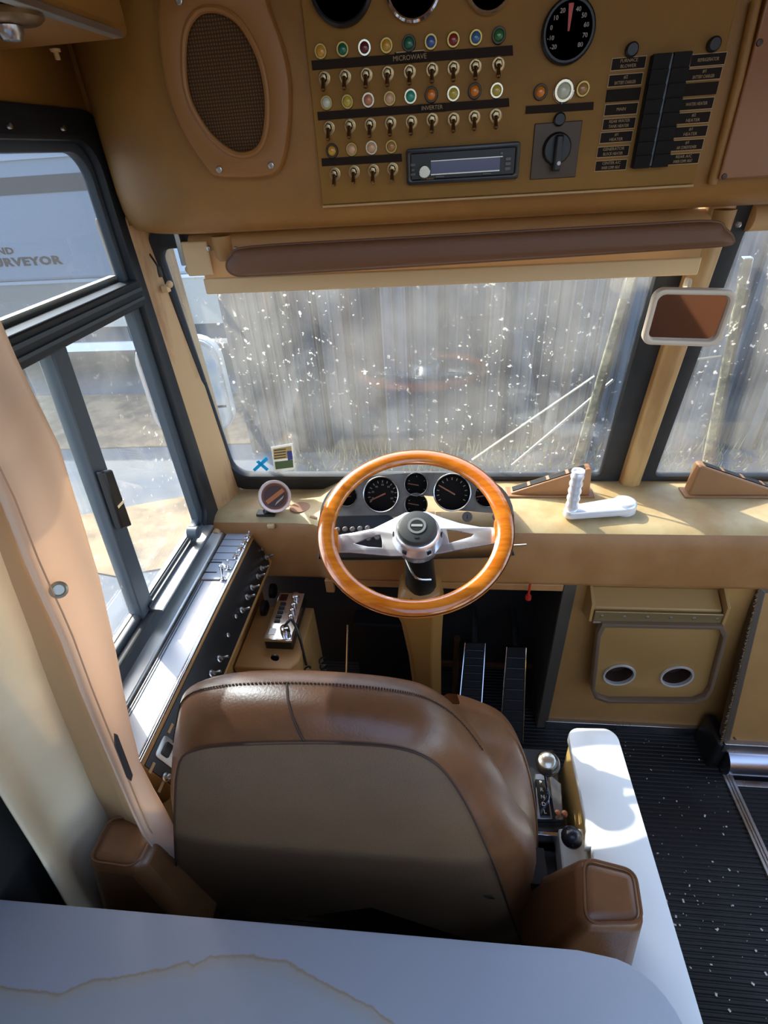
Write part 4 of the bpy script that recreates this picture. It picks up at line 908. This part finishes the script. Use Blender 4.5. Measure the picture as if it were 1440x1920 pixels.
for q in ((508,1108),(492,1140)):
    p = P(*q,'x',-0.530); MB().lathe(p, X, [(0.024,0),(0.024,0.012),(0.018,0.016),(0.009,0.016),(0.009,0.010),(0,0.010)], 20).build('socket', BLACK, sc)
MB().box(-0.566,-0.558,0.62,0.83,0.30,0.62).build('recess_panel', DARKIN, sc)

# CB radio on its tan stand
rs_ = thing('radio_stand', (-0.45,0.96,0.0), 'narrow tan metal box under the two way radio', 'stand')
MB().prism([(-0.553,0.86,0.0),(-0.400,0.86,0.0),(-0.378,0.89,0.0),(-0.378,1.09,0.0),(-0.553,1.09,0.0)], (0,0,0.578)).build('box', TANMETAL, rs_, bevel=0.004)
MB().lathe(P(516,1232,'y',0.859), -Y, [(0.011,0),(0.011,0.004),(0.006,0.005),(0,0.004)], 16).build('grommet', BLACK, rs_)
cbr = thing('cb_radio', (-0.44,1.02,0.58), 'chrome faced two way radio with knobs lying face up', 'radio')
MB().box(-0.480,-0.402,0.925,1.105,0.580,0.612).build('case', BLACK, cbr, bevel=0.003)
fc = MB().box(-0.482,-0.400,0.922,1.108,0.610,0.622).build('faceplate', CHROME, cbr, bevel=0.004)
for (dx,dy,r,h_) in ((-0.426,1.085,0.013,0.014),(-0.424,1.052,0.009,0.012),(-0.422,1.028,0.008,0.014),(-0.421,1.006,0.008,0.012),(-0.424,0.952,0.014,0.020)):
    MB().lathe((dx,dy,0.622), Z, [(r,0),(r*0.92,h_*0.9),(r*0.7,h_),(0,h_)], 18).build('knob', CHROME, fc)
MB().box(-0.474,-0.452,1.072,1.098,0.622,0.6235).build('channel_window', mat('dark_red',(54,22,18),0.2), fc)
for k in range(5): MB().box(-0.466,-0.450,0.985+k*0.017,0.995+k*0.017,0.622,0.6255).build('rocker', BLACK, fc, bevel=0.001)
MB().box(-0.470,-0.452,0.940,0.962,0.622,0.6235).build('badge', ALU, fc)
cp = [V((-0.424,0.952,0.642)),V((-0.405,0.965,0.655)),V((-0.385,0.945,0.62)),V((-0.370,0.915,0.53))]
MB().tube(smoothloop(cp,6,False), 0.004, 8).build('cord', BLACK, cbr)
hx = []
for k in range(180):
    t = k/179.0; a = t*2*math.pi*16; hx.append(V((-0.366+0.009*math.cos(a), 0.905+0.009*math.sin(a), 0.53-0.36*t)))
MB().tube(hx, 0.0028, 5).build('coiled_cord', BLACK, cbr)
hx = [p + V((0.030,0.05,-0.02)) for p in hx]
MB().tube(hx, 0.0028, 5).build('coiled_cord', BLACK, cbr)

# pedals
def pedal(name, label, tl, trr, bl_, br_, yt, yb):
    a, b, c, d = P(*tl,'y',yt), P(*trr,'y',yt), P(*br_,'y',yb), P(*bl_,'y',yb)
    b.z = a.z; c.z = d.z
    o = thing(name, (a+c)/2, label, 'pedal'); n = (b-a).cross(a-d).normalized(); n = n if n.y < 0 else -n
    MB().prism([a,b,c,d], -n*0.012).build('tread', BLACKM, o, bevel=0.002)
    MB().tube([a,b,c,d], 0.0022, 6, True).build('chrome_edge', CHROME, o)
    for k in range(1,9):
        t = k/9.0; p = a.lerp(d,t); q = b.lerp(c,t); MB().tube([p.lerp(q,0.08)+n*0.001, p.lerp(q,0.92)+n*0.001], 0.003, 6).build('tread_rib', BLACK, o)
    MB().tube([(a+b)/2-n*0.012, (a+b)/2-n*0.012+V((0,0.12,0.05))], 0.012, 8).build('arm', BLACK, o)
pedal('brake_pedal', 'chrome edged black floor pedal nearer the steering pedestal', (872,1205),(910,1207),(860,1335),(902,1338),1.20,1.02)
pedal('accelerator_pedal', 'chrome edged black floor pedal farther right, nearer the kick panel', (950,1213),(986,1218),(938,1392),(980,1396),1.20,1.00)
MB_ = MB(); fw = thing('footwell_bracket', (-0.2,1.25,0.0), 'dark steel pipes and bracket deep in the footwell', 'bracket')
MB().tube([(-0.30,1.28,0.30),(-0.08,1.28,0.30)], 0.010, 8).build('pipe', BLACK, fw); MB().tube([(-0.34,1.2,0.12),(-0.33,1.28,0.30)], 0.004, 6).build('rod', STEEL, fw); MB().box(-0.31,-0.10,1.29,1.35,0.0,0.30).build('plate', BLACK, fw)
MB().tube([(0.06,1.22,0.02),(0.062,1.22,0.32)], 0.011, 8).tube([(-0.02,1.27,0.12),(0.34,1.27,0.12)], 0.012, 8).build('pipe', mat('copper_dark',(92,58,34),0.35,0.5), fw)
# ------------------------------------------------------------------ driver's seat
se = thing('driver_seat', (-0.12,0.6,0.0), 'brown leather driver seat seen from behind with padded armrests', 'seat')
YS, YO = 0.365, 0.455
Sp = [(352,1745),(338,1680),(330,1600),(329,1500),(338,1425),(372,1402),(440,1393),(570,1389),(660,1391),(735,1397),(790,1412),(832,1442),(872,1500),(908,1575),(942,1660),(985,1790)]
Op = [(352,1745),(330,1665),(320,1580),(322,1440),(334,1335),(358,1287),(430,1266),(540,1261),(650,1266),(740,1276),(805,1293),(862,1334),(918,1412),(965,1500),(1004,1580),(1010,1790)]
S_ = smoothloop([P(*q,'y',YS) for q in Sp], 4, False); O_ = smoothloop([P(*q,'y',YO) for q in Op], 4, False)
for p in S_: p.z = max(p.z, 0.36); p.x = max(p.x, -0.475)
for p in O_: p.z = max(p.z, 0.36); p.x = max(p.x, -0.505)
n = len(S_); ctr = V((-0.12,0.4,0.70))
def mid(i, t, b):
    b = b*(0.15 if S_[i].x < -0.36 else min(1.0, 0.15+(S_[i].x+0.36)*14))
    p = S_[i].lerp(O_[i], t); d = (p-ctr); d.y = 0; d.normalize(); return p + d*b + V((0,-b*0.8,0))
def fr(i, dy, s):
    d = ctr - O_[i]; d.y = 0; d.normalize(); return O_[i] + V((0,dy,0)) + d*s
back = MB().grid([S_, [mid(i,0.12,0.006) for i in range(n)], [mid(i,0.35,0.014) for i in range(n)], [mid(i,0.6,0.015) for i in range(n)], [mid(i,0.85,0.008) for i in range(n)], O_,
      [fr(i,0.012,0.010) for i in range(n)], [fr(i,0.026,0.034) for i in range(n)], [fr(i,0.038,0.075) for i in range(n)], [fr(i,0.045,0.14) for i in range(n)], [V((ctr.x,0.53,min(p.z,1.0)*0.6+0.3)) for p in O_]])
back.build('backrest', SEATL, se, smooth=80)
rows = []
for t in (0.0,0.04,0.12,0.3,0.6,1.0):
    rows.append([S_[i].lerp(V((lerp(S_[i].x,ctr.x,1.0),YS,S_[i].z*0.3+0.45)), t) + V((0,-0.010*min(1,t*6),0)) for i in range(n)])
MB().grid(rows).build('rear_panel', SEATR, se, smooth=80)
MB().tube([p+V((0,-0.003,0)) for p in S_], 0.0016, 6).build('piping', SEATD, se)
# stitched line along the top and the vertical seam
stc = MB(); L_ = [mid(i,0.85,0.0085)+V((0,-0.001,0.001)) for i in range(n)]
for i in range(14, n-14):
    for k in range(4):
        a = L_[i].lerp(L_[i+1], k/4+0.03); b = L_[i].lerp(L_[i+1], k/4+0.19); stc.tube([a,b], 0.0012, 4)
stc.build('stitching', SEATD, se)
k0 = min(range(n), key=lambda i: abs(S_[i].x-P(573,1389,'y',YS).x) + (0 if S_[i].z > 0.9 else 9))
MB().tube(smoothloop([S_[k0], mid(k0,0.12,0.007), mid(k0,0.35,0.0145), mid(k0,0.6,0.0155), mid(k0,0.85,0.0085)],3,False), 0.0016, 6).build('seam', SEATD, se)
pt = P(917,1682,'y',YS-0.010); MB().prism([pt+V((-0.009,0,0.003)),pt+V((0.004,0,0.004)),pt+V((0.010,0,-0.004)),pt+V((-0.002,0,-0.002))], (0,-0.0015,0)).build('tear', BLACKM, se)
# cushion
def pillow(x0,x1,y0,y1,z0,z1,r,name,parent,M_,puff=0.012,pipe=True):
    base = rrect(x0,x1,y0,y1,r,6); cx,cy = (x0+x1)/2,(y0+y1)/2
    def ring(s,z): 
        return [V((cx+(a-cx)*(1-s/(x1-x0)*2), cy+(b-cy)*(1-s/(y1-y0)*2), z)) for a,b in base]
    rows = [ring(0.01,z0), ring(0,z0+0.02), ring(-0.004,(z0+z1)/2), ring(0,z1-0.02), ring(0.008,z1-0.004), ring(0.02,z1+puff*0.35), ring((x1-x0)*0.22,z1+puff*0.9), ring((x1-x0)*0.40,z1+puff)]
    o = MB().grid(rows, True, False, True, True).build(name, M_, parent, smooth=70)
    if pipe: MB().tube(ring(0.007,z1-0.003), 0.003, 6, True).build('piping', SEATL, parent if name != 'armrest' else o)
    return o
pillow(-0.40,0.187,0.47,0.768,0.36,0.590,[0.05,0.05,0.11,0.11],'cushion',se,SEATL)
bs = smoothloop([P(862,1318,'y',0.56),P(900,1330,'y',0.56),P(945,1352,'y',0.55),P(976,1395,'y',0.54),P(996,1460,'y',0.53),P(1006,1540,'y',0.52),P(1008,1640,'y',0.51)],4,False)
i0 = min(range(n), key=lambda i: (O_[i]-P(845,1320,'y',YO)).length); i1 = min(range(n), key=lambda i: (O_[i]-P(1004,1600,'y',YO)).length)
oo = []
for k in range(len(bs)):
    f = i0 + (i1-i0)*k/(len(bs)-1.0); q = min(int(f), n-2); oo.append(O_[q].lerp(O_[q+1], f-q) + V((-0.012,0.004,-0.008)))
MB().grid([oo, [oo[k].lerp(bs[k],0.35)+V((0.004,-0.004,0.006)) for k in range(len(bs))], [oo[k].lerp(bs[k],0.75)+V((0.004,-0.006,0.006)) for k in range(len(bs))], bs, [p+V((-0.004,0.022,-0.006)) for p in bs], [p+V((-0.02,0.04,-0.03)) for p in bs], [p+V((-0.06,0.05,-0.08)) for p in bs]]).build('bolster', SEATL, se, smooth=80)
MB().tube([p+V((-0.001,-0.008,0.001)) for p in bs], 0.0022, 6).build('bolster_piping', SEATL, se)
# armrests: a padded block at the back end of each arm
ARM = mat('armrest_leather', (112,74,44), 0.34, spec=0.6, bump=0.14, bscale=260, var=0.1, vscale=14)
def armrest(top, low):
    T_ = [V(p) for p in top]; B_ = [V(p) for p in low]
    mb = MB(); mb.add(T_+B_, [(0,1,2,3),(7,6,5,4),(0,4,5,1),(1,5,6,2),(2,6,7,3),(3,7,4,0)])
    o = mb.build('armrest', ARM, se, bevel=0.020, seg=5, smooth=60)
    c = sum(T_, V((0,0,0)))/4
    MB().tube([c+(p-c)*0.90-Z*0.0005 for p in smooth_poly(T_)], 0.0024, 6, True).build('piping', SEATL, o)
    return o
def smooth_poly(T_):
    out = []; m_ = len(T_)
    for i in range(m_):
        a, b, c = T_[i-1], T_[i], T_[(i+1) % m_]
        p, q = b.lerp(a,0.24), b.lerp(c,0.24)
        for k in range(7):
            t = k/6; out.append(p*(1-t)**2 + b*2*t*(1-t) + q*t*t)
    return out
armrest([P(1088,1600,'z',0.735),P(1196,1628,'z',0.725),P(1213,1736,'z',0.725),P(1092,1738,'z',0.73)], [V((0.15,0.43,0.50)),V((0.335,0.40,0.52)),V((0.325,0.285,0.52)),V((0.15,0.285,0.50))])
armrest([P(204,1527,'z',0.735),P(312,1530,'z',0.735),P(256,1632,'z',0.735),P(158,1618,'z',0.735)], [V((-0.63,0.42,0.50)),V((-0.43,0.43,0.48)),V((-0.43,0.29,0.48)),V((-0.63,0.29,0.50))])
MB().box(0.13,0.20,0.40,0.46,0.42,0.60).build('arm_bracket', BLACK, se); MB().box(-0.50,-0.44,0.40,0.46,0.42,0.60).build('arm_bracket', BLACK, se)
MB().tube([(-0.10,0.58,0.0),(-0.10,0.58,0.36)], 0.05, 20).box(-0.30,0.10,0.45,0.72,0.0,0.02).box(-0.34,0.14,0.44,0.74,0.32,0.36).build('pedestal', BLACK, se)

# ------------------------------------------------------------------ gear lever and console on the right
gs = thing('gear_shifter', (0.24,0.6,0.0), 'black gear selector with round silver topped knob beside the seat', 'gear shifter')
MB().box(0.196,0.292,0.56,0.76,0.0,0.44).build('housing', BLACK, gs, bevel=0.006)
qa = [P(1003,1450,'z',0.455),P(1030,1450,'z',0.455),P(1053,1470,'z',0.455),P(1056,1536,'z',0.455),P(1006,1536,'z',0.455)]
MB().prism([V((p.x,p.y,0.44)) for p in qa], (0,0,0.015)).build('quadrant', mat('quadrant_chrome',(150,150,150),0.2,0.9), gs, bevel=0.002)
xq = (P(1004,1490,'z',0.455).x); 
MB().box(xq+0.004,xq+0.026,0.585,0.668,0.455,0.459).build('gear_window', mat('window_black',(30,30,32),0.1), gs, bevel=0.001)
for k, ch in enumerate('LDNRP'):
    lettering(ch, 0.012, (V((xq+0.015,0.594+k*0.0165,0.4595)), X, Y, Z), ext=0.0002).build('gear_letter', mat('letter_white',(226,226,220),0.5) if 'letter_white' not in bpy.data.materials else bpy.data.materials['letter_white'], gs)
MB().box(xq+0.030,xq+0.036,0.575,0.69,0.455,0.4575).build('slot', BLACKM, gs)
for dx in (0.043,0.058): MB().lathe((xq+dx,0.594,0.455), Z, [(0.007,0),(0.006,0.006),(0,0.007)], 14).build('stud', mat('copper_stud',(196,128,92),0.3,0.6) if 'copper_stud' not in bpy.data.materials else bpy.data.materials['copper_stud'], gs)
kc = P(1027,1432,'z',0.60)
MB().tube([V((xq+0.033,0.63,0.45)), V((kc.x,kc.y,0.57))], 0.006, 10).build('stick', CHROME, gs)
kb = MB().ball(kc, 0.026, 20).build('knob', mat('knob_smoke',(52,46,40),0.2), gs)
MB().lathe(kc+V((-0.004,-0.003,0.016)), V((-0.15,-0.15,1)), [(0.0185,0),(0.0175,0.006),(0.012,0.010),(0,0.011)], 24).build('knob_cap', mat('cap_silver',(214,206,184),0.25,0.8), kb)
MB().box(0.196,0.300,0.548,0.556,0.30,0.452).build('chrome_edge', CHROME, gs, bevel=0.001)
lv = thing('air_brake_lever', (0.275,0.5,0.0), 'small black ball lever on pale bracket behind the gear selector', 'lever')
MB().box(0.205,0.30,0.40,0.54,0.0,0.40).build('base', BLACK, lv, bevel=0.004)
pa_ = P(1072,1575,'z',0.47)
MB().prism([P(1047,1553,'z',0.47),P(1096,1553,'z',0.47),P(1110,1640,'z',0.47),P(1056,1640,'z',0.47)], (0,0,-0.07)).build('bracket', CONSOLEW, lv, bevel=0.004)
MB().tube([V((pa_.x,pa_.y-0.01,0.44)), V((pa_.x,pa_.y,0.51))], 0.010, 12).build('stem', BLACK, lv)
MB().ball(P(1072,1570,'z',0.52), 0.0215, 20).build('ball', mat('ball_black',(26,30,40),0.25), lv)

wc = thing('white_console', (0.36,0.5,0.0), 'narrow white topped console between driver seat and aisle', 'console')
tp = [(0.418,0.02),(0.418,0.70)]
def arc(cx,cy,r,a0,a1,n=7): return [(cx+r*math.cos(math.radians(a0+(a1-a0)*k/n)), cy+r*math.sin(math.radians(a0+(a1-a0)*k/n))) for k in range(n+1)]
lo_ = [(0.418,0.02)] + arc(0.388,0.722,0.030,0,90) + arc(0.332,0.722,0.028,90,180) + [(0.304,0.60),(0.300,0.36),(0.296,0.02)]
sh_ = [P(1100,1556,'z',0.55),P(1110,1556,'z',0.55),P(1113,1588,'z',0.55),P(1098,1588,'z',0.55)]
slot_ = [(p.x,p.y) for p in sh_]
plate([lo_, slot_], 0.024, (V((0,0,0.538)),X,Y,Z), 0.004).build('top', CONSOLEW, wc)
MB().box(0.312,0.408,0.02,0.735,0.0,0.527).build('body', mat('console_side',(206,170,106),0.5), wc, bevel=0.004)

# ------------------------------------------------------------------ white counter at the bottom of the picture
cn = thing('counter', (-0.2,0.0,0.0), 'white counter top with a brown marbled crack line in the foreground', 'counter')
CM = bpy.data.materials.new('stained_laminate'); CM.use_nodes = True; N = CM.node_tree.nodes; L = CM.node_tree.links; B = N['Principled BSDF']
B.inputs['Roughness'].default_value = 0.3
tc = N.new('ShaderNodeTexCoord'); sx = N.new('ShaderNodeSeparateXYZ'); L.new(tc.outputs['Object'], sx.inputs[0])
mx = N.new('ShaderNodeMapRange'); mx.inputs['From Min'].default_value = -0.5; mx.inputs['From Max'].default_value = 0.3; L.new(sx.outputs[0], mx.inputs[0])
fcv = N.new('ShaderNodeFloatCurve'); L.new(mx.outputs[0], fcv.inputs['Value'])
vp = [(0,1892),(90,1862),(170,1838),(215,1834),(300,1818),(352,1803),(362,1812),(395,1793),(465,1793),(535,1803),(610,1845),(700,1890)]
vw = [P(*q,'z',0.80) for q in vp]
cm = fcv.mapping.curves[0]
nrm = [((p.x+0.5)/0.8, (p.y-0.0)/0.4) for p in vw]
while len(cm.points) < len(nrm)+1: cm.points.new(0.5,0.5)
for pt_, (a,b) in zip(cm.points, nrm + [(1.0,0.0)]): pt_.location = (max(0,a), max(0,b)); pt_.handle_type = 'VECTOR'
fcv.mapping.update()
nz = N.new('ShaderNodeTexNoise'); nz.inputs['Scale'].default_value = 45; nz.inputs['Detail'].default_value = 6; nz.inputs['Roughness'].default_value = 0.7; L.new(tc.outputs['Object'], nz.inputs['Vector'])
def mth(op, a, b=None):
    n_ = N.new('ShaderNodeMath'); n_.operation = op
    for i, v_ in enumerate((a,b)):
        if v_ is None: continue
        if isinstance(v_, (int,float)): n_.inputs[i].default_value = v_
        else: L.new(v_, n_.inputs[i])
    return n_.outputs[0]
cv = mth('MULTIPLY', fcv.outputs[0], 0.4)
ns = mth('MULTIPLY', mth('SUBTRACT', nz.outputs[0], 0.5), 0.012)
d = mth('SUBTRACT', mth('ADD', cv, ns), sx.outputs[1])        # >0 on the camera side of the line
rp = N.new('ShaderNodeValToRGB'); rp.color_ramp.elements.remove(rp.color_ramp.elements[0]); cr = rp.color_ramp
cr.elements[0].position = 0.0; cr.elements[0].color = lin((174,180,189))
for ps_, c_ in ((0.494,(174,180,189)),(0.5,(168,152,126)),(0.512,(178,176,168)),(0.56,(174,181,185)),(0.80,(174,180,188))):
    e = cr.elements.new(ps_); e.color = lin(c_)
mr2 = N.new('ShaderNodeMapRange'); mr2.inputs['From Min'].default_value = -0.15; mr2.inputs['From Max'].default_value = 0.15; L.new(d, mr2.inputs[0])
L.new(mr2.outputs[0], rp.inputs[0]); L.new(rp.outputs[0], B.inputs['Base Color'])
ol_ = [(-0.667,-0.45),(0.306,-0.45),(0.306,0.16)] + arc(0.221,0.165,0.085,5,88,8) + [(0.19,0.2535),(-0.667,0.248)]
ctop = plate([ol_], 0.032, (V((0,0,0.784)),X,Y,Z), 0.002).build('counter_top', CM, cn, loc=(0,0,0.0))
MB().box(-0.66,0.24,-0.44,0.222,0.0,0.767).build('cabinet', mat('counter_base_shade',(52,38,30),0.6), cn)  # body added to block light, coloured dark brown for the shadow behind the seat

# ------------------------------------------------------------------ curtains
def cloth(name, parent, M_, fa, fb, zs, cols, fold, th=0.003):
    rows = []
    for z in zs:
        a = fa(z); b = fb(z); r = []
        for k in range(cols+1):
            t = k/cols; p = a.lerp(b,t); r.append(p + V((fold(t,z),0,0)))
        rows.append(r)
    o = MB().grid(rows).build(name, M_, parent, smooth=80)
    s = o.modifiers.new('solid','SOLIDIFY'); s.thickness = th
    return o
def polyz(pts):
    pts = sorted([V(p) for p in pts], key=lambda p: p.z)
    def f(z):
        if z <= pts[0].z: return V((pts[0].x,pts[0].y,z))
        for a, b in zip(pts, pts[1:]):
            if z <= b.z: 
                t = (z-a.z)/(b.z-a.z); p = a.lerp(b,t); p.z = z; return p
        return V((pts[-1].x,pts[-1].y,z))
    return f
zs = [0.50+0.045*k for k in range(31)]
c1 = thing('curtain', (-0.53,0.4,0.45), 'wide cream curtain drawn back beside the driver window', 'curtain')
XA, XB = -0.545, -0.520
xm_ = lambda py: -0.60 - 0.035*min(1,max(0,(py-900)/600.0))
fr_ = polyz([P(a,b,'x',xm_(b)) for a,b in ((-60,820),(0,960),(60,1120),(110,1260),(180,1415),(232,1530),(262,1640),(280,1740))])
fl2 = polyz([P(a,b,'x',xm_(b)) for a,b in ((-40,1440),(0,1508),(60,1605),(112,1695),(125,1725))] + [V((-0.635,0.30,0.5))])
cloth('cloth', c1, CURT, fl2, fr_, zs, 28, lambda t,z: 0.012*math.sin(t*9.0+1.0+0.6*z)*(0.6+0.4*math.sin(3*z)) )
c2 = thing('curtain_edge', (-0.56,0.55,0.5), 'narrow peach curtain strip with a metal snap nearest the window', 'curtain')
ra = polyz([P(-60,480,'x',-0.60),P(0,600,'x',-0.595),P(40,690,'x',-0.59),P(112,830,'x',-0.585),P(160,985,'x',-0.58),P(190,1090,'x',-0.575),P(216,1215,'x',-0.57),P(236,1330,'x',-0.55),P(262,1440,'x',-0.51),P(322,1548,'x',-0.47),P(345,1600,'x',-0.46)])
la = polyz([P(-40,850,'x',-0.565),P(0,925,'x',-0.562),P(60,1075,'x',-0.558),P(115,1190,'x',-0.553),P(160,1310,'x',-0.545),P(205,1420,'x',-0.53),P(240,1505,'x',-0.51),P(262,1560,'x',-0.50)])
cloth('cloth', c2, CURTP, la, ra, zs, 14, lambda t,z: 0.006*math.sin(t*6.0+4*z))
pk_ = P(110,1106,'x',-0.549)
nd = (CAM-pk_).normalized()
MB().lathe(pk_, nd, [(0.0125,0),(0.0125,0.003),(0.0095,0.005),(0.0072,0.002),(0,0.002)], 20).build('snap', mat('snap_brass',(176,166,146),0.3,0.6), c2)
hm = [la(z)+V((0.006,0.012,0)) for z in zs]
MB().tube(hm, 0.0012, 4).build('hem_stitch', mat('hem_thread',(196,152,118),0.8), c2)
c3 = thing('curtain_tie', P(228,1420,'x',-0.51), 'dark strap end hanging on the peach curtain edge', 'strap')
MB().prism([P(213,1374,'x',-0.52),P(219,1376,'x',-0.52),P(247,1450,'x',-0.505),P(244,1462,'x',-0.505),P(236,1456,'x',-0.505),P(214,1398,'x',-0.52)], (0.004,-0.003,0)).build('strap', mat('strap_grey',(66,62,60),0.6), c3, bevel=0.001)
c4 = thing('curtain_shade_fold', (-0.59,0.48,0.45), 'curtain fold coloured brown as shade between the cream and peach cloths', 'curtain')
cloth('cloth', c4, mat('curtain_fold_shade',(170,136,96),0.8), lambda z: fr_(z)+V((-0.02,-0.03,0)), lambda z: la(z)+V((-0.03,0.03,0)), zs, 6, lambda t,z: 0)  # brown cloth put in for the shadow between the two curtains

# small white chips on the aisle floor
ch = MB()
for k in range(300):
    x = random.uniform(0.44,0.90); y = random.uniform(0.1,1.08); s_ = random.choice((0.0007,0.0008,0.001,0.001,0.0014,0.002))*random.uniform(0.7,1.3); a = random.uniform(0,6.28)
    u = V((math.cos(a),math.sin(a),0))*s_*random.uniform(1,2.2); v_ = V((-math.sin(a),math.cos(a),0))*s_; c = V((x,y,0.0008))
    ch.add([c-u-v_,c+u-v_,c+u+v_,c-u+v_,c+V((0,0,0.0012))],[(0,1,4),(1,2,4),(2,3,4),(3,0,4),(3,2,1,0)])
tag(ch.build('floor_chips', mat('chip_white',(214,210,202),0.8), smooth=0), 'tiny white chips scattered over the black aisle floor', 'debris', kind='stuff')
